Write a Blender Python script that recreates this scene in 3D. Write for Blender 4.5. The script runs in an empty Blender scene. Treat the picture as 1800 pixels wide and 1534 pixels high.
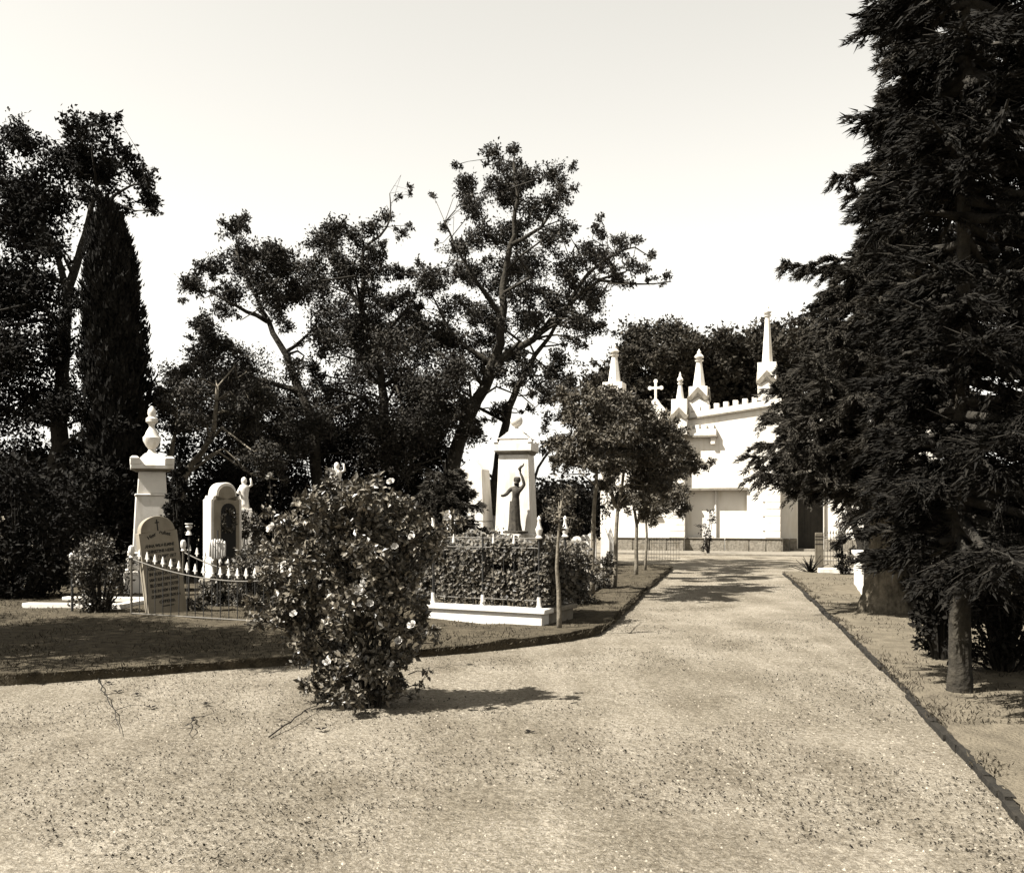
import bpy, math, random
import numpy as np
from mathutils import Vector, Matrix

# ------------------------------------------------------------------ camera, sky, sun, exposure
SC = bpy.context.scene
COL = SC.collection
F, CX, HY, CAMZ = 1700.0, 900.0, 900.0, 1.6      # focal length in photo pixels, principal column, horizon row, eye height
cam_d = bpy.data.cameras.new('camera'); cam = bpy.data.objects.new('camera', cam_d); COL.objects.link(cam)
cam.location = (0, 0, CAMZ); cam.rotation_euler = (math.radians(90), 0, 0)
cam_d.sensor_fit = 'HORIZONTAL'; cam_d.sensor_width = 36; cam_d.lens = 36*F/1800.0
cam_d.shift_x = 0.0; cam_d.shift_y = (HY-767.0)/1800.0
cam_d.clip_start = 0.05; cam_d.clip_end = 2000
SC.camera = cam

SUN_EL, SUN_AZ = math.radians(54), math.radians(-114)   # azimuth from +Y towards +X
world = bpy.data.worlds.new('World'); SC.world = world; world.use_nodes = True
nt = world.node_tree; nt.nodes.clear()
sky = nt.nodes.new('ShaderNodeTexSky'); sky.sky_type = 'NISHITA'; sky.sun_disc = False
sky.sun_elevation = SUN_EL; sky.sun_rotation = SUN_AZ; sky.dust_density = 0.1; sky.air_density = 1.25
bw = nt.nodes.new('ShaderNodeSeparateColor'); tint = nt.nodes.new('ShaderNodeMixRGB'); tint.blend_type = 'MULTIPLY'
tint.inputs[0].default_value = 1; tint.inputs[2].default_value = (1.0, .972, .90, 1)   # sepia print: the sky has no blue
bg = nt.nodes.new('ShaderNodeBackground'); bg.inputs[1].default_value = 0.059
out = nt.nodes.new('ShaderNodeOutputWorld')
nt.links.new(sky.outputs[0], bw.inputs[0]); nt.links.new(bw.outputs['Blue'], tint.inputs[1])   # the old plate saw blue light only
nt.links.new(tint.outputs[0], bg.inputs[0]); nt.links.new(bg.outputs[0], out.inputs[0])

sun_d = bpy.data.lights.new('sun', 'SUN'); sun_d.energy = 5.0; sun_d.angle = math.radians(.55); sun_d.color = (1, .965, .90)
sun = bpy.data.objects.new('sun', sun_d); COL.objects.link(sun)
to_sun = Vector((math.sin(SUN_AZ)*math.cos(SUN_EL), math.cos(SUN_AZ)*math.cos(SUN_EL), math.sin(SUN_EL)))
sun.rotation_euler = (-to_sun).to_track_quat('-Z', 'Y').to_euler(); sun.location = (-20, -8, 25)

SC.view_settings.view_transform = 'Standard'; SC.view_settings.look = 'None'
SC.view_settings.exposure = 1.9; SC.view_settings.gamma = 1.0; SC.view_settings.use_curve_mapping = False
SC.render.engine = 'CYCLES'
SC.cycles.use_denoising = True
SC.cycles.max_bounces = 5; SC.cycles.diffuse_bounces = 2; SC.cycles.glossy_bounces = 2; SC.cycles.transparent_max_bounces = 4
SC.cycles.caustics_reflective = False; SC.cycles.caustics_refractive = False

R = np.random.default_rng(347)
random.seed(347)

# ------------------------------------------------------------------ helpers
def at(px, py, Y):
    return Vector(((px-CX)/F*Y, Y, CAMZ-(py-HY)/F*Y))
def gnd(px, py, z=0.0):
    Y = (CAMZ-z)*F/(py-HY)
    return Vector(((px-CX)/F*Y, Y, z))
def rad(d): return math.radians(d)

MATS = {}
def sepia(l, w=1.0):
    return (l, l*(1-.165*w), l*(1-.42*w), 1)
def material(name, l, rough=.85, w=1.0, noise=None, bump=None, spec=.2, island=0.0, dark=None, coords='Object'):
    m = bpy.data.materials.new(name); m.use_nodes = True; n = m.node_tree.nodes; L = m.node_tree.links
    p = n['Principled BSDF']; p.inputs['Roughness'].default_value = rough; p.inputs['Specular IOR Level'].default_value = spec
    p.inputs['Base Color'].default_value = sepia(l, w)
    tc = n.new('ShaderNodeTexCoord')
    last = None
    if noise:                       # (scale, low factor, high factor)
        nz = n.new('ShaderNodeTexNoise'); nz.inputs['Scale'].default_value = noise[0]; nz.inputs['Detail'].default_value = 6; nz.inputs['Roughness'].default_value = .65
        L.new(tc.outputs[coords], nz.inputs['Vector'])
        cr = n.new('ShaderNodeValToRGB'); cr.color_ramp.elements[0].position = .33; cr.color_ramp.elements[1].position = .67
        cr.color_ramp.elements[0].color = sepia(l*noise[1], w); cr.color_ramp.elements[1].color = sepia(l*noise[2], w)
        L.new(nz.outputs['Fac'], cr.inputs['Fac']); last = cr.outputs['Color']
    if dark:                        # streaky stains: (scale xyz, strength)
        mp = n.new('ShaderNodeMapping'); mp.inputs['Scale'].default_value = dark[0]
        L.new(tc.outputs[coords], mp.inputs['Vector'])
        n2 = n.new('ShaderNodeTexNoise'); n2.inputs['Scale'].default_value = 1.0; n2.inputs['Detail'].default_value = 5
        L.new(mp.outputs[0], n2.inputs['Vector'])
        c2 = n.new('ShaderNodeValToRGB'); c2.color_ramp.elements[0].position = .5; c2.color_ramp.elements[1].position = .72
        k = 1-dark[1]; c2.color_ramp.elements[0].color = (1, 1, 1, 1); c2.color_ramp.elements[1].color = (k, k*.97, k*.9, 1)
        L.new(n2.outputs['Fac'], c2.inputs['Fac'])
        mx = n.new('ShaderNodeMixRGB'); mx.blend_type = 'MULTIPLY'; mx.inputs[0].default_value = 1
        if last: L.new(last, mx.inputs[1])
        else: mx.inputs[1].default_value = sepia(l, w)
        L.new(c2.outputs['Color'], mx.inputs[2]); last = mx.outputs[0]
    if island:
        g = n.new('ShaderNodeNewGeometry'); mr = n.new('ShaderNodeMapRange')
        mr.inputs['To Min'].default_value = 1-island; mr.inputs['To Max'].default_value = 1+island
        L.new(g.outputs['Random Per Island'], mr.inputs['Value'])
        mx = n.new('ShaderNodeMixRGB'); mx.blend_type = 'MULTIPLY'; mx.inputs[0].default_value = 1
        if last: L.new(last, mx.inputs[1])
        else: mx.inputs[1].default_value = sepia(l, w)
        L.new(mr.outputs[0], mx.inputs[2]); last = mx.outputs[0]
    if last: L.new(last, p.inputs['Base Color'])
    if bump:                        # (scale, strength, distance)
        nb = n.new('ShaderNodeTexNoise'); nb.inputs['Scale'].default_value = bump[0]; nb.inputs['Detail'].default_value = 5
        L.new(tc.outputs[coords], nb.inputs['Vector'])
        b = n.new('ShaderNodeBump'); b.inputs['Strength'].default_value = bump[1]; b.inputs['Distance'].default_value = bump[2]
        L.new(nb.outputs['Fac'], b.inputs['Height']); L.new(b.outputs[0], p.inputs['Normal'])
    MATS[name] = m
    return m

material('plaster', .55, .9, .35, noise=(1.3, .93, 1.04), bump=(30, .25, .01), dark=((5, 5, .7), .14))
material('marble', .52, .6, .35, noise=(3.5, .9, 1.05), bump=(60, .15, .005), dark=((7, 7, 1.8), .25))
material('stone_grey', .14, .9, .7, noise=(6, .75, 1.25), bump=(70, .5, .006), dark=((9, 9, 3), .3))
material('rubble', .16, .95, .7, noise=(9, .6, 1.3), bump=(25, .9, .03), dark=((5, 5, 4), .35))
material('iron', .012, .6, .6, noise=(30, .6, 1.5), spec=.4)
material('iron_pale', .07, .6, .8, noise=(40, .7, 1.2), spec=.3)
material('white_paint', .48, .55, .3, noise=(25, .88, 1.04), spec=.3)
material('letter', .012, .8, .5)
material('bark', .024, .95, .9, noise=(9, .55, 1.4), bump=(18, 1.0, .03), dark=((14, 14, 2), .5))
material('bark_conifer', .1, .95, .9, noise=(7, .5, 1.5), bump=(16, 1.0, .04), dark=((16, 16, 1.5), .6))
material('statue_shadow', .03, .8, .8, noise=(9, .5, 1.9), bump=(40, .4, .01))  # pale figure's shadow painted as a dark colour over the whole statue
material('verge_soil', .10, 1.0, .9, noise=(5, .7, 1.25), bump=(40, 1.0, .03), spec=.05)
material('bark_pale', .125, .9, .8, noise=(14, .7, 1.2), bump=(35, .8, .015), dark=((9, 9, 9), .5))
material('bark_dark', .02, .95, .8, noise=(9, .55, 1.4), bump=(18, 1.0, .03))
material('wood', .08, .9, .9, noise=(8, .7, 1.3), bump=(30, .6, .01), dark=((20, 20, 2), .4))
material('door_wood', .022, .7, .8, noise=(6, .7, 1.3), dark=((18, 18, 1), .4))
material('edging', .012, .95, .9, noise=(12, .6, 1.6), bump=(30, .8, .02))
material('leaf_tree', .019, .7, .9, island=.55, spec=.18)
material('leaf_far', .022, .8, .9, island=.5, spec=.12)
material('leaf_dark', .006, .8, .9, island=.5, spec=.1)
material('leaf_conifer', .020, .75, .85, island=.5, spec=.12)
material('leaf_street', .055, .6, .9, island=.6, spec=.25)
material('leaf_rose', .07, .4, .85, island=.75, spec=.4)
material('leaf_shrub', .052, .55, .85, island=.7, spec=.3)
material('stem', .012, .9, .9, noise=(20, .6, 1.4))
material('petal', .34, .7, .3, island=.12, spec=.1)
material('grass', .034, .9, 1.0, island=.6, spec=.1)
material('pebble', .2, .95, .7, island=.3, spec=.15)
material('litter', .016, .95, .9, island=.7, spec=.1)
material('soil', .05, 1.0, 1.0, noise=(7, .55, 1.45), bump=(40, 1.0, .03), spec=.05)

def gravel_material():
    m = bpy.data.materials.new('gravel'); m.use_nodes = True; n = m.node_tree.nodes; L = m.node_tree.links
    p = n['Principled BSDF']; p.inputs['Roughness'].default_value = .95; p.inputs['Specular IOR Level'].default_value = .1
    tc = n.new('ShaderNodeTexCoord')
    def nz(scale, det, rgh):
        a = n.new('ShaderNodeTexNoise'); a.inputs['Scale'].default_value = scale; a.inputs['Detail'].default_value = det; a.inputs['Roughness'].default_value = rgh
        L.new(tc.outputs['Object'], a.inputs['Vector']); return a
    def ramp(src, p0, c0, p1, c1):
        r = n.new('ShaderNodeValToRGB'); r.color_ramp.elements[0].position = p0; r.color_ramp.elements[1].position = p1
        r.color_ramp.elements[0].color = c0; r.color_ramp.elements[1].color = c1; L.new(src, r.inputs['Fac']); return r.outputs['Color']
    a = ramp(nz(.8, 5, .6).outputs['Fac'], .3, sepia(.17, .72), .68, sepia(.29, .58))
    mp = n.new('ShaderNodeMapping'); mp.inputs['Rotation'].default_value = (0, 0, math.radians(12)); mp.inputs['Scale'].default_value = (1.5, .22, 1); L.new(tc.outputs['Object'], mp.inputs['Vector'])
    wn = n.new('ShaderNodeTexNoise'); wn.inputs['Scale'].default_value = 1.4; wn.inputs['Detail'].default_value = 4; L.new(mp.outputs[0], wn.inputs['Vector'])
    worn = ramp(wn.outputs['Fac'], .38, (.86, .85, .83, 1), .6, (1.07, 1.07, 1.07, 1))
    m0 = n.new('ShaderNodeMixRGB'); m0.blend_type = 'MULTIPLY'; m0.inputs[0].default_value = 1; L.new(a, m0.inputs[1]); L.new(worn, m0.inputs[2]); a = m0.outputs[0]
    b = ramp(nz(22, 9, .8).outputs['Fac'],   .34, (.42, .4, .36, 1), .58, (1.06, 1.06, 1.06, 1))
    v = n.new('ShaderNodeTexVoronoi'); v.inputs['Scale'].default_value = 55; L.new(tc.outputs['Object'], v.inputs['Vector'])
    c = ramp(v.outputs['Distance'], .05, (1.1, 1.1, 1.1, 1), .6, (.72, .7, .66, 1))
    m1 = n.new('ShaderNodeMixRGB'); m1.blend_type = 'MULTIPLY'; m1.inputs[0].default_value = 1; L.new(a, m1.inputs[1]); L.new(b, m1.inputs[2])
    m2 = n.new('ShaderNodeMixRGB'); m2.blend_type = 'MULTIPLY'; m2.inputs[0].default_value = 1; L.new(m1.outputs[0], m2.inputs[1]); L.new(c, m2.inputs[2])
    L.new(m2.outputs[0], p.inputs['Base Color'])
    bp = n.new('ShaderNodeBump'); bp.inputs['Strength'].default_value = .9; bp.inputs['Distance'].default_value = .025
    hm = n.new('ShaderNodeMath'); hm.operation = 'MULTIPLY_ADD'; hm.inputs[1].default_value = 3.0
    L.new(nz(9, 6, .7).outputs['Fac'], hm.inputs[0]); L.new(nz(45, 6, .7).outputs['Fac'], hm.inputs[2]); L.new(hm.outputs[0], bp.inputs['Height']); L.new(bp.outputs[0], p.inputs['Normal'])
    MATS['gravel'] = m
gravel_material()

class MB:
    """collects verts and quad/tri faces, builds ONE mesh object"""
    def __init__(s): s.v = []; s.q = []; s.t = []; s.n = 0
    def add(s, v, q=None, t=None):
        v = np.asarray(v, float).reshape(-1, 3)
        if q is not None and len(q): s.q.append(np.asarray(q, int).reshape(-1, 4)+s.n)
        if t is not None and len(t): s.t.append(np.asarray(t, int).reshape(-1, 3)+s.n)
        s.v.append(v); s.n += len(v); return s
    def box(s, x0, x1, y0, y1, z0, z1, M=None):
        v = np.array([[x, y, z] for z in (z0, z1) for y in (y0, y1) for x in (x0, x1)], float)
        if M is not None: v = xf(v, M)
        return s.add(v, [[0, 2, 3, 1], [4, 5, 7, 6], [0, 1, 5, 4], [2, 6, 7, 3], [0, 4, 6, 2], [1, 3, 7, 5]])
    def frustum(s, z0, a0, b0, z1, a1, b1, cx=0, cy=0):
        v = [[cx+sx*a, cy+sy*b, z] for z, a, b in ((z0, a0, b0), (z1, a1, b1)) for sx, sy in ((-1, -1), (1, -1), (1, 1), (-1, 1))]
        return s.add(v, [[3, 2, 1, 0], [4, 5, 6, 7], [0, 1, 5, 4], [1, 2, 6, 5], [2, 3, 7, 6], [3, 0, 4, 7]])
    def lathe(s, prof, seg=12, cx=0, cy=0, flute=0.0):
        v = []; k = len(prof)
        for r, z in prof:
            for i in range(seg):
                a = 2*math.pi*(i+.5)/seg; rr = r*(1+flute*(-1)**i)
                v.append([cx+rr*math.cos(a), cy+rr*math.sin(a), z])
        q = [[j*seg+i, j*seg+(i+1) % seg, (j+1)*seg+(i+1) % seg, (j+1)*seg+i] for j in range(k-1) for i in range(seg)]
        v.append([cx, cy, prof[0][1]]); v.append([cx, cy, prof[-1][1]]); b = k*seg
        t = [[b, (i+1) % seg, i] for i in range(seg)]+[[b+1, (k-1)*seg+i, (k-1)*seg+(i+1) % seg] for i in range(seg)]
        return s.add(v, q, t)
    def prism(s, outline, y0, y1):           # outline in x,z (counter clockwise seen from -y)
        k = len(outline); o = np.array(outline, float); c = o.mean(0)
        v = [[x, y0, z] for x, z in o]+[[x, y1, z] for x, z in o]+[[c[0], y0, c[1]], [c[0], y1, c[1]]]
        q = [[i, k+i, k+(i+1) % k, (i+1) % k] for i in range(k)]
        t = [[2*k, i, (i+1) % k] for i in range(k)]+[[2*k+1, k+(i+1) % k, k+i] for i in range(k)]
        return s.add(v, q, t)
    def tube(s, pts, radii, sides=7, cap=True, rough=0.0):
        P = np.array(pts, float); k = len(P)
        if np.isscalar(radii): radii = [radii]*k
        T = np.gradient(P, axis=0); T /= np.linalg.norm(T, axis=1)[:, None]+1e-9
        ref = np.array([0, 0, 1.]) if abs(T[0][2]) < .9 else np.array([1., 0, 0])
        v = []
        u = np.cross(T[0], ref); u /= np.linalg.norm(u)
        for i in range(k):
            u = u-T[i]*np.dot(u, T[i]); u /= np.linalg.norm(u)+1e-9; w = np.cross(T[i], u)
            for j in range(sides):
                a = 2*math.pi*j/sides; v.append(P[i]+radii[i]*(1+(rough*R.normal()+rough*1.3*math.sin(j*2.2+i*.15) if rough else 0))*(math.cos(a)*u+math.sin(a)*w))
        q = [[i*sides+j, i*sides+(j+1) % sides, (i+1)*sides+(j+1) % sides, (i+1)*sides+j] for i in range(k-1) for j in range(sides)]
        t = []
        if cap:
            v.append(P[0]); v.append(P[-1]); b = k*sides
            t = [[b, (j+1) % sides, j] for j in range(sides)]+[[b+1, (k-1)*sides+j, (k-1)*sides+(j+1) % sides] for j in range(sides)]
        return s.add(v, q, t)
    def leaves(s, C, A, Nn, ln, wd, fold=.18):
        """one diamond quad per leaf: C base points, A axes, Nn normals"""
        C = np.asarray(C); A = unit(A); S = unit(np.cross(A, Nn)); Nn = np.cross(S, A)
        ln = np.broadcast_to(np.asarray(ln, float), (len(C),))[:, None]; wd = np.broadcast_to(np.asarray(wd, float), (len(C),))[:, None]
        m = C+A*ln*.45+Nn*ln*fold*.5
        V = np.stack([C, m+S*wd*.5, C+A*ln, m-S*wd*.5], 1).reshape(-1, 3)
        return s.add(V, np.arange(len(C)*4).reshape(-1, 4))
    def needles(s, C, A, Nn, ln, wd):
        """one narrow triangle per needle"""
        C = np.asarray(C); A = unit(A); S = unit(np.cross(A, Nn)); n = len(C)
        ln = np.broadcast_to(np.asarray(ln, float), (n,))[:, None]; wd = np.broadcast_to(np.asarray(wd, float), (n,))[:, None]
        V = np.stack([C+S*wd*.5, C+A*ln, C-S*wd*.5], 1).reshape(-1, 3)
        return s.add(V, None, np.arange(n*3).reshape(-1, 3))
    def build(s, name, mat, parent=None, loc=None, smooth=False):
        me = bpy.data.meshes.new(name)
        v = np.concatenate(s.v); q = np.concatenate(s.q) if s.q else np.zeros((0, 4), int); t = np.concatenate(s.t) if s.t else np.zeros((0, 3), int)
        me.vertices.add(len(v)); me.vertices.foreach_set('co', v.astype(np.float32).ravel())
        me.loops.add(len(q)*4+len(t)*3); me.loops.foreach_set('vertex_index', np.concatenate([q.ravel(), t.ravel()]).astype(np.int32))
        me.polygons.add(len(q)+len(t))
        me.polygons.foreach_set('loop_start', np.concatenate([np.arange(len(q))*4, len(q)*4+np.arange(len(t))*3]).astype(np.int32))
        if smooth: me.polygons.foreach_set('use_smooth', np.ones(len(q)+len(t), bool))
        me.update(calc_edges=True)
        if not smooth:
            if len(q)+len(t) < 4000: me.set_sharp_from_angle(angle=math.radians(30))
            else: me.polygons.foreach_set('use_smooth', np.zeros(len(q)+len(t), bool))
        me.materials.append(MATS[mat] if isinstance(mat, str) else mat)
        o = bpy.data.objects.new(name, me); COL.objects.link(o)
        if parent is not None: o.parent = parent
        if loc is not None: o.location = loc
        return o
def unit(a):
    a = np.asarray(a, float); return a/(np.linalg.norm(a, axis=-1, keepdims=True)+1e-9)
def xf(v, M):
    M = np.array(M); return np.asarray(v) @ M[:3, :3].T+M[:3, 3]
def rdir(n): return unit(R.normal(size=(n, 3)))

def tag(o, label=None, cat=None, group=None, kind=None):
    if label: o['label'] = label
    if cat: o['category'] = cat
    if group: o['group'] = group
    if kind: o['kind'] = kind
    return o
def thing(name, label, cat, loc=(0, 0, 0), rz=0, group=None):
    o = bpy.data.objects.new(name, None); COL.objects.link(o); o.empty_display_size = .2
    o.location = loc; o.rotation_euler = (0, 0, rz); return tag(o, label, cat, group)
def dup(o, parent=None):
    c = o.copy(); COL.objects.link(c); c.parent = parent
    for ch in list(o.children): dup(ch, c)
    return c
def bevel(o, w=.008, seg=2):
    b = o.modifiers.new('bevel', 'BEVEL'); b.width = w; b.segments = seg; b.limit_method = 'ANGLE'; b.angle_limit = rad(35); return o
def vnoise(x, y, seed=0):
    """smooth value noise on arrays"""
    g = np.random.default_rng(seed).random((64, 64)); xi = np.floor(x).astype(int); yi = np.floor(y).astype(int); fx = x-xi; fy = y-yi
    fx = fx*fx*(3-2*fx); fy = fy*fy*(3-2*fy)
    a = g[xi % 64, yi % 64]; b = g[(xi+1) % 64, yi % 64]; c = g[xi % 64, (yi+1) % 64]; d = g[(xi+1) % 64, (yi+1) % 64]
    return (a*(1-fx)+b*fx)*(1-fy)+(c*(1-fx)+d*fx)*fy
def inside(poly, P):
    x, y = P[:, 0], P[:, 1]; r = np.zeros(len(P), bool); n = len(poly)
    for i in range(n):
        x1, y1 = poly[i]; x2, y2 = poly[(i+1) % n]
        c = ((y1 > y) != (y2 > y)) & (x < (x2-x1)*(y-y1)/(y2-y1+1e-12)+x1); r ^= c
    return r
def resample(pts, n):
    P = np.array([list(p)[:2] for p in pts]); d = np.r_[0, np.cumsum(np.linalg.norm(np.diff(P, axis=0), axis=1))]
    s = np.linspace(0, d[-1], n); return np.c_[np.interp(s, d, P[:, 0]), np.interp(s, d, P[:, 1])]

# ------------------------------------------------------------------ ground
def gz(x, y):
    near = np.exp(-((x-1)**2+(y-9)**2)/500.)
    return near*(.035*(vnoise(x*.6+9, y*.6+3, 1)-.5)+.014*(vnoise(x*2.3, y*2.3, 2)-.5))-.004*near
def spaced(lo, hi, dense_lo, dense_hi, step):
    a = list(np.arange(dense_lo, dense_hi, step)); g = step
    l = dense_lo; L_ = []
    while l > lo: g *= 1.25; l -= g; L_.append(l)
    g = step; h = a[-1]; H = []
    while h < hi: g *= 1.25; h += g; H.append(h)
    return np.array(L_[::-1]+a+H)
gx = spaced(-600, 600, -9, 13, .2); gy = spaced(-40, 900, 2, 30, .2)
X, Y = np.meshgrid(gx, gy); nx_, ny_ = len(gx), len(gy)
idx = np.arange(nx_*ny_).reshape(ny_, nx_)
g = MB().add(np.stack([X, Y, gz(X, Y)], -1), np.stack([idx[:-1, :-1], idx[:-1, 1:], idx[1:, 1:], idx[1:, :-1]], -1))
ground = tag(g.build('ground', 'gravel', smooth=True), 'pale gravel ground and path running past the graves to the chapel', kind='structure')

def bed(name, label, edge_px, back_px, z0, mat='soil', rows=46, n=260, amp=.05):
    e = resample([gnd(*p) for p in edge_px], n); b = resample([gnd(*p) for p in back_px], n)
    jit = (vnoise(np.arange(n)*.9, np.zeros(n), 5)-.5)*.05; nrm = unit(b-e)[:, :2]
    e = e-nrm*jit[:, None]
    tt = np.r_[0, np.linspace(0, 1, rows)**2.2]
    V = []
    for k, t in enumerate(tt):
        t2 = max(t, .0)
        p = e*(1-t2)+b*t2
        if k == 1: p = e+nrm*.012
        z = np.full(n, z0)+amp*(vnoise(p[:, 0]*1.7, p[:, 1]*1.7, 7)-.5)+.02*(vnoise(p[:, 0]*6, p[:, 1]*6, 8)-.5)
        if k == 0: z = np.full(n, -.04)
        if k == 1: z = z0-.012+.03*(vnoise(p[:, 0]*9, p[:, 1]*9, 8)-.5)
        V.append(np.c_[p, z])
    m = len(tt); idx = np.arange(m*n).reshape(m, n)
    o = MB().add(np.concatenate(V), np.stack([idx[:-1, :-1], idx[:-1, 1:], idx[1:, 1:], idx[1:, :-1]], -1)).build(name, mat, smooth=True)
    tag(o, label, kind='structure')
    return [tuple(p) for p in e]+[tuple(p) for p in b[::-1]]
edgeL = [(-700, 1262), (-250, 1220), (105, 1199), (300, 1186), (480, 1173), (620, 1164), (760, 1154), (900, 1141), (1000, 1128), (1045, 1119), (1066, 1108), (1090, 1085), (1115, 1060), (1140, 1037), (1165, 1015), (1182, 1001)]
backL = [(-2600, 1040), (-1000, 1002), (-200, 998), (500, 997), (1100, 997), (1168, 998)]
polyL = bed('grave_bed', 'raised earth and grass bed under the graves left of the path', edgeL, backL, .105)
edgeR = [(1378, 1009), (1400, 1027), (1450, 1075), (1500, 1124), (1560, 1184), (1620, 1246), (1700, 1330), (1800, 1440), (1960, 1620)]
backR = [(1500, 1003), (1700, 1003), (2100, 1010), (2700, 1060), (3200, 1150), (3800, 1400), (4800, 1700)]
polyR = bed('verge', 'pale earth verge under the conifer right of the path', edgeR, backR, .05, mat='verge_soil', amp=.03)

# dark plank edging along the right verge, each plank its own piece
edging = thing('timber_edging', 'line of dark weathered edging planks between gravel path and right verge', 'edging', gnd(1378, 1009))
ER = resample([gnd(*p) for p in edgeR], 15)
for i in range(14):
    a, b = Vector((*ER[i], 0)), Vector((*ER[i+1], 0)); d = (b-a); L_ = d.length; M = Matrix.Translation(a-edging.location)@Matrix.Rotation(math.atan2(d.y, d.x), 4, 'Z')
    pk = MB(); k = 10
    for j in range(k):
        z = .03+.014*random.random()
        pk.box(L_*j/k+.002, L_*(j+1)/k+.003, -.035-.012*random.random(), .012+.012*random.random(), -.03, z, M)
    pk_o = pk.build('plank', 'edging', edging); pk_o.location = (R.normal(0, .012), R.normal(0, .012), R.normal(0, .006))

def scatter_poly(poly, n, xlo, xhi, ylo, yhi, power=1.0):
    P = np.c_[R.uniform(xlo, xhi, n), ylo+(yhi-ylo)*R.random(n)**power]
    return P[inside(poly, P)]
def blades(P, z, h, w):
    n = len(P); C = np.c_[P, z]; A = unit(np.c_[R.normal(0, .6, (n, 2)), np.ones(n)*.55+.6*R.random(n)])
    return MB().leaves(C, A, rdir(n), h*(.5+R.random(n)), w, .3)
P = scatter_poly(polyL, 60000, -9, 6, 9, 29, 1.7)
keep = vnoise(P[:, 0]*1.3, P[:, 1]*1.3, 12)+.35*R.random(len(P)) > .42; P = P[keep]
tag(blades(P, .06+.03*R.random(len(P)), .055, .011).build('bed_grass', 'grass'), 'short rough grass and weeds over the grave bed', 'grass', kind='stuff')
P = scatter_poly(polyR, 26000, 3, 14, 7, 28, 1.6)
keep = vnoise(P[:, 0]*1.5, P[:, 1]*1.5, 14)+.3*R.random(len(P)) > .66; P = P[keep]
tag(blades(P, .04+.02*R.random(len(P)), .04, .01).build('verge_grass', 'grass'), 'sparse dry grass over the right verge', 'grass', kind='stuff')
E = resample([gnd(*p) for p in edgeR], 3800); E = E+R.normal(0, .05, E.shape)+np.array([.05, 0]); E = E[vnoise(E[:, 0]*2, E[:, 1]*2, 51) > .42]
tag(blades(E, .02+.02*R.random(len(E)), .05, .01).build('kerb_grass', 'grass'), 'thin grass straggling along the right edging planks', 'grass', kind='stuff')
# fringe of grass along the cut edge of the left bed
E = resample([gnd(*p) for p in edgeL], 5200); E = E[(E[:, 0] > -8)]; E = E+R.normal(0, .025, E.shape)+np.array([-.01, .02])
tag(blades(E, .045+.03*R.random(len(E)), .05, .01).build('edge_grass', 'grass'), 'fringe of grass along the cut edge of the grave bed', 'grass', kind='stuff')

# loose pebbles and dry litter on the gravel
def pebbles(n, lo, hi, mat, name, label, flat=.55, ylo=3.6, yhi=26, power=2.0):
    P = np.c_[R.uniform(-7.5, 11, n*2), ylo+(yhi-ylo)*R.random(n*2)**power]
    ok = ~inside(polyL, P) & ~inside(polyR, P) & (np.abs(P[:, 0]) < P[:, 1]*.56+.5); P = P[ok]
    pat = vnoise(P[:, 0]*.9+3, P[:, 1]*1.6, 21)*.7+vnoise(P[:, 0]*3, P[:, 1]*4, 22)*.3; P = P[pat+.25*R.random(len(P)) > .5]
    n = len(P); s = lo+(hi-lo)*R.random(n)**2.5; c = np.c_[P, gz(P[:, 0], P[:, 1])+s*.2]
    base = np.array([[1, 0, 0], [0, 1, 0], [-1, 0, 0], [0, -1, 0], [0, 0, 1]], float)
    V = base[None]*s[:, None, None]*(.6+.8*R.random((n, 5, 1)))
    V[:, :, 2] *= flat; a = R.uniform(0, 6.28, n); ca, sa = np.cos(a)[:, None], np.sin(a)[:, None]
    Vx = V[:, :, 0]*ca-V[:, :, 1]*sa; Vy = V[:, :, 0]*sa+V[:, :, 1]*ca; V = np.stack([Vx, Vy, V[:, :, 2]], -1)+c[:, None]
    V[:, :4, 2] -= (s*.25)[:, None]
    T = np.array([[0, 1, 4], [1, 2, 4], [2, 3, 4], [3, 0, 4]])[None]+(np.arange(n)*5)[:, None, None]
    return tag(MB().add(V.reshape(-1, 3), None, T.reshape(-1, 3)).build(name, mat), label, 'gravel', kind='stuff')
pebbles(22000, .004, .012, 'pebble', 'loose_gravel', 'loose pale pebbles scattered over the gravel path')
def litter(n):
    P = np.c_[R.uniform(-7, 9, n), 3.6+18*R.random(n)**2.2]
    P = P[~inside(polyL, P) & ~inside(polyR, P) & (np.abs(P[:, 0]) < P[:, 1]*.56+.5)]
    pat = vnoise(P[:, 0]*.7+30, P[:, 1]*1.3, 31)*.65+vnoise(P[:, 0]*2.6, P[:, 1]*4, 32)*.35; P = P[pat+.2*R.random(len(P))+.14*np.exp(-((P[:, 0]+2.2)/2.2)**2-((P[:, 1]-6.6)/1.6)**2) > .60]
    n = len(P); A = unit(np.c_[R.normal(size=(n, 2)), .12+.35*np.abs(R.normal(size=n))]); N = unit(np.c_[R.normal(0, .5, (n, 2)), np.ones(n)])
    s = .005+.02*R.random(n)**2.2
    tag(MB().leaves(np.c_[P, gz(P[:, 0], P[:, 1])+.004], A, N, s, s*.5).build('leaf_litter', 'litter'), 'dry leaf litter and small weeds flecking the gravel', 'leaf litter', kind='stuff')
litter(300000)

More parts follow.
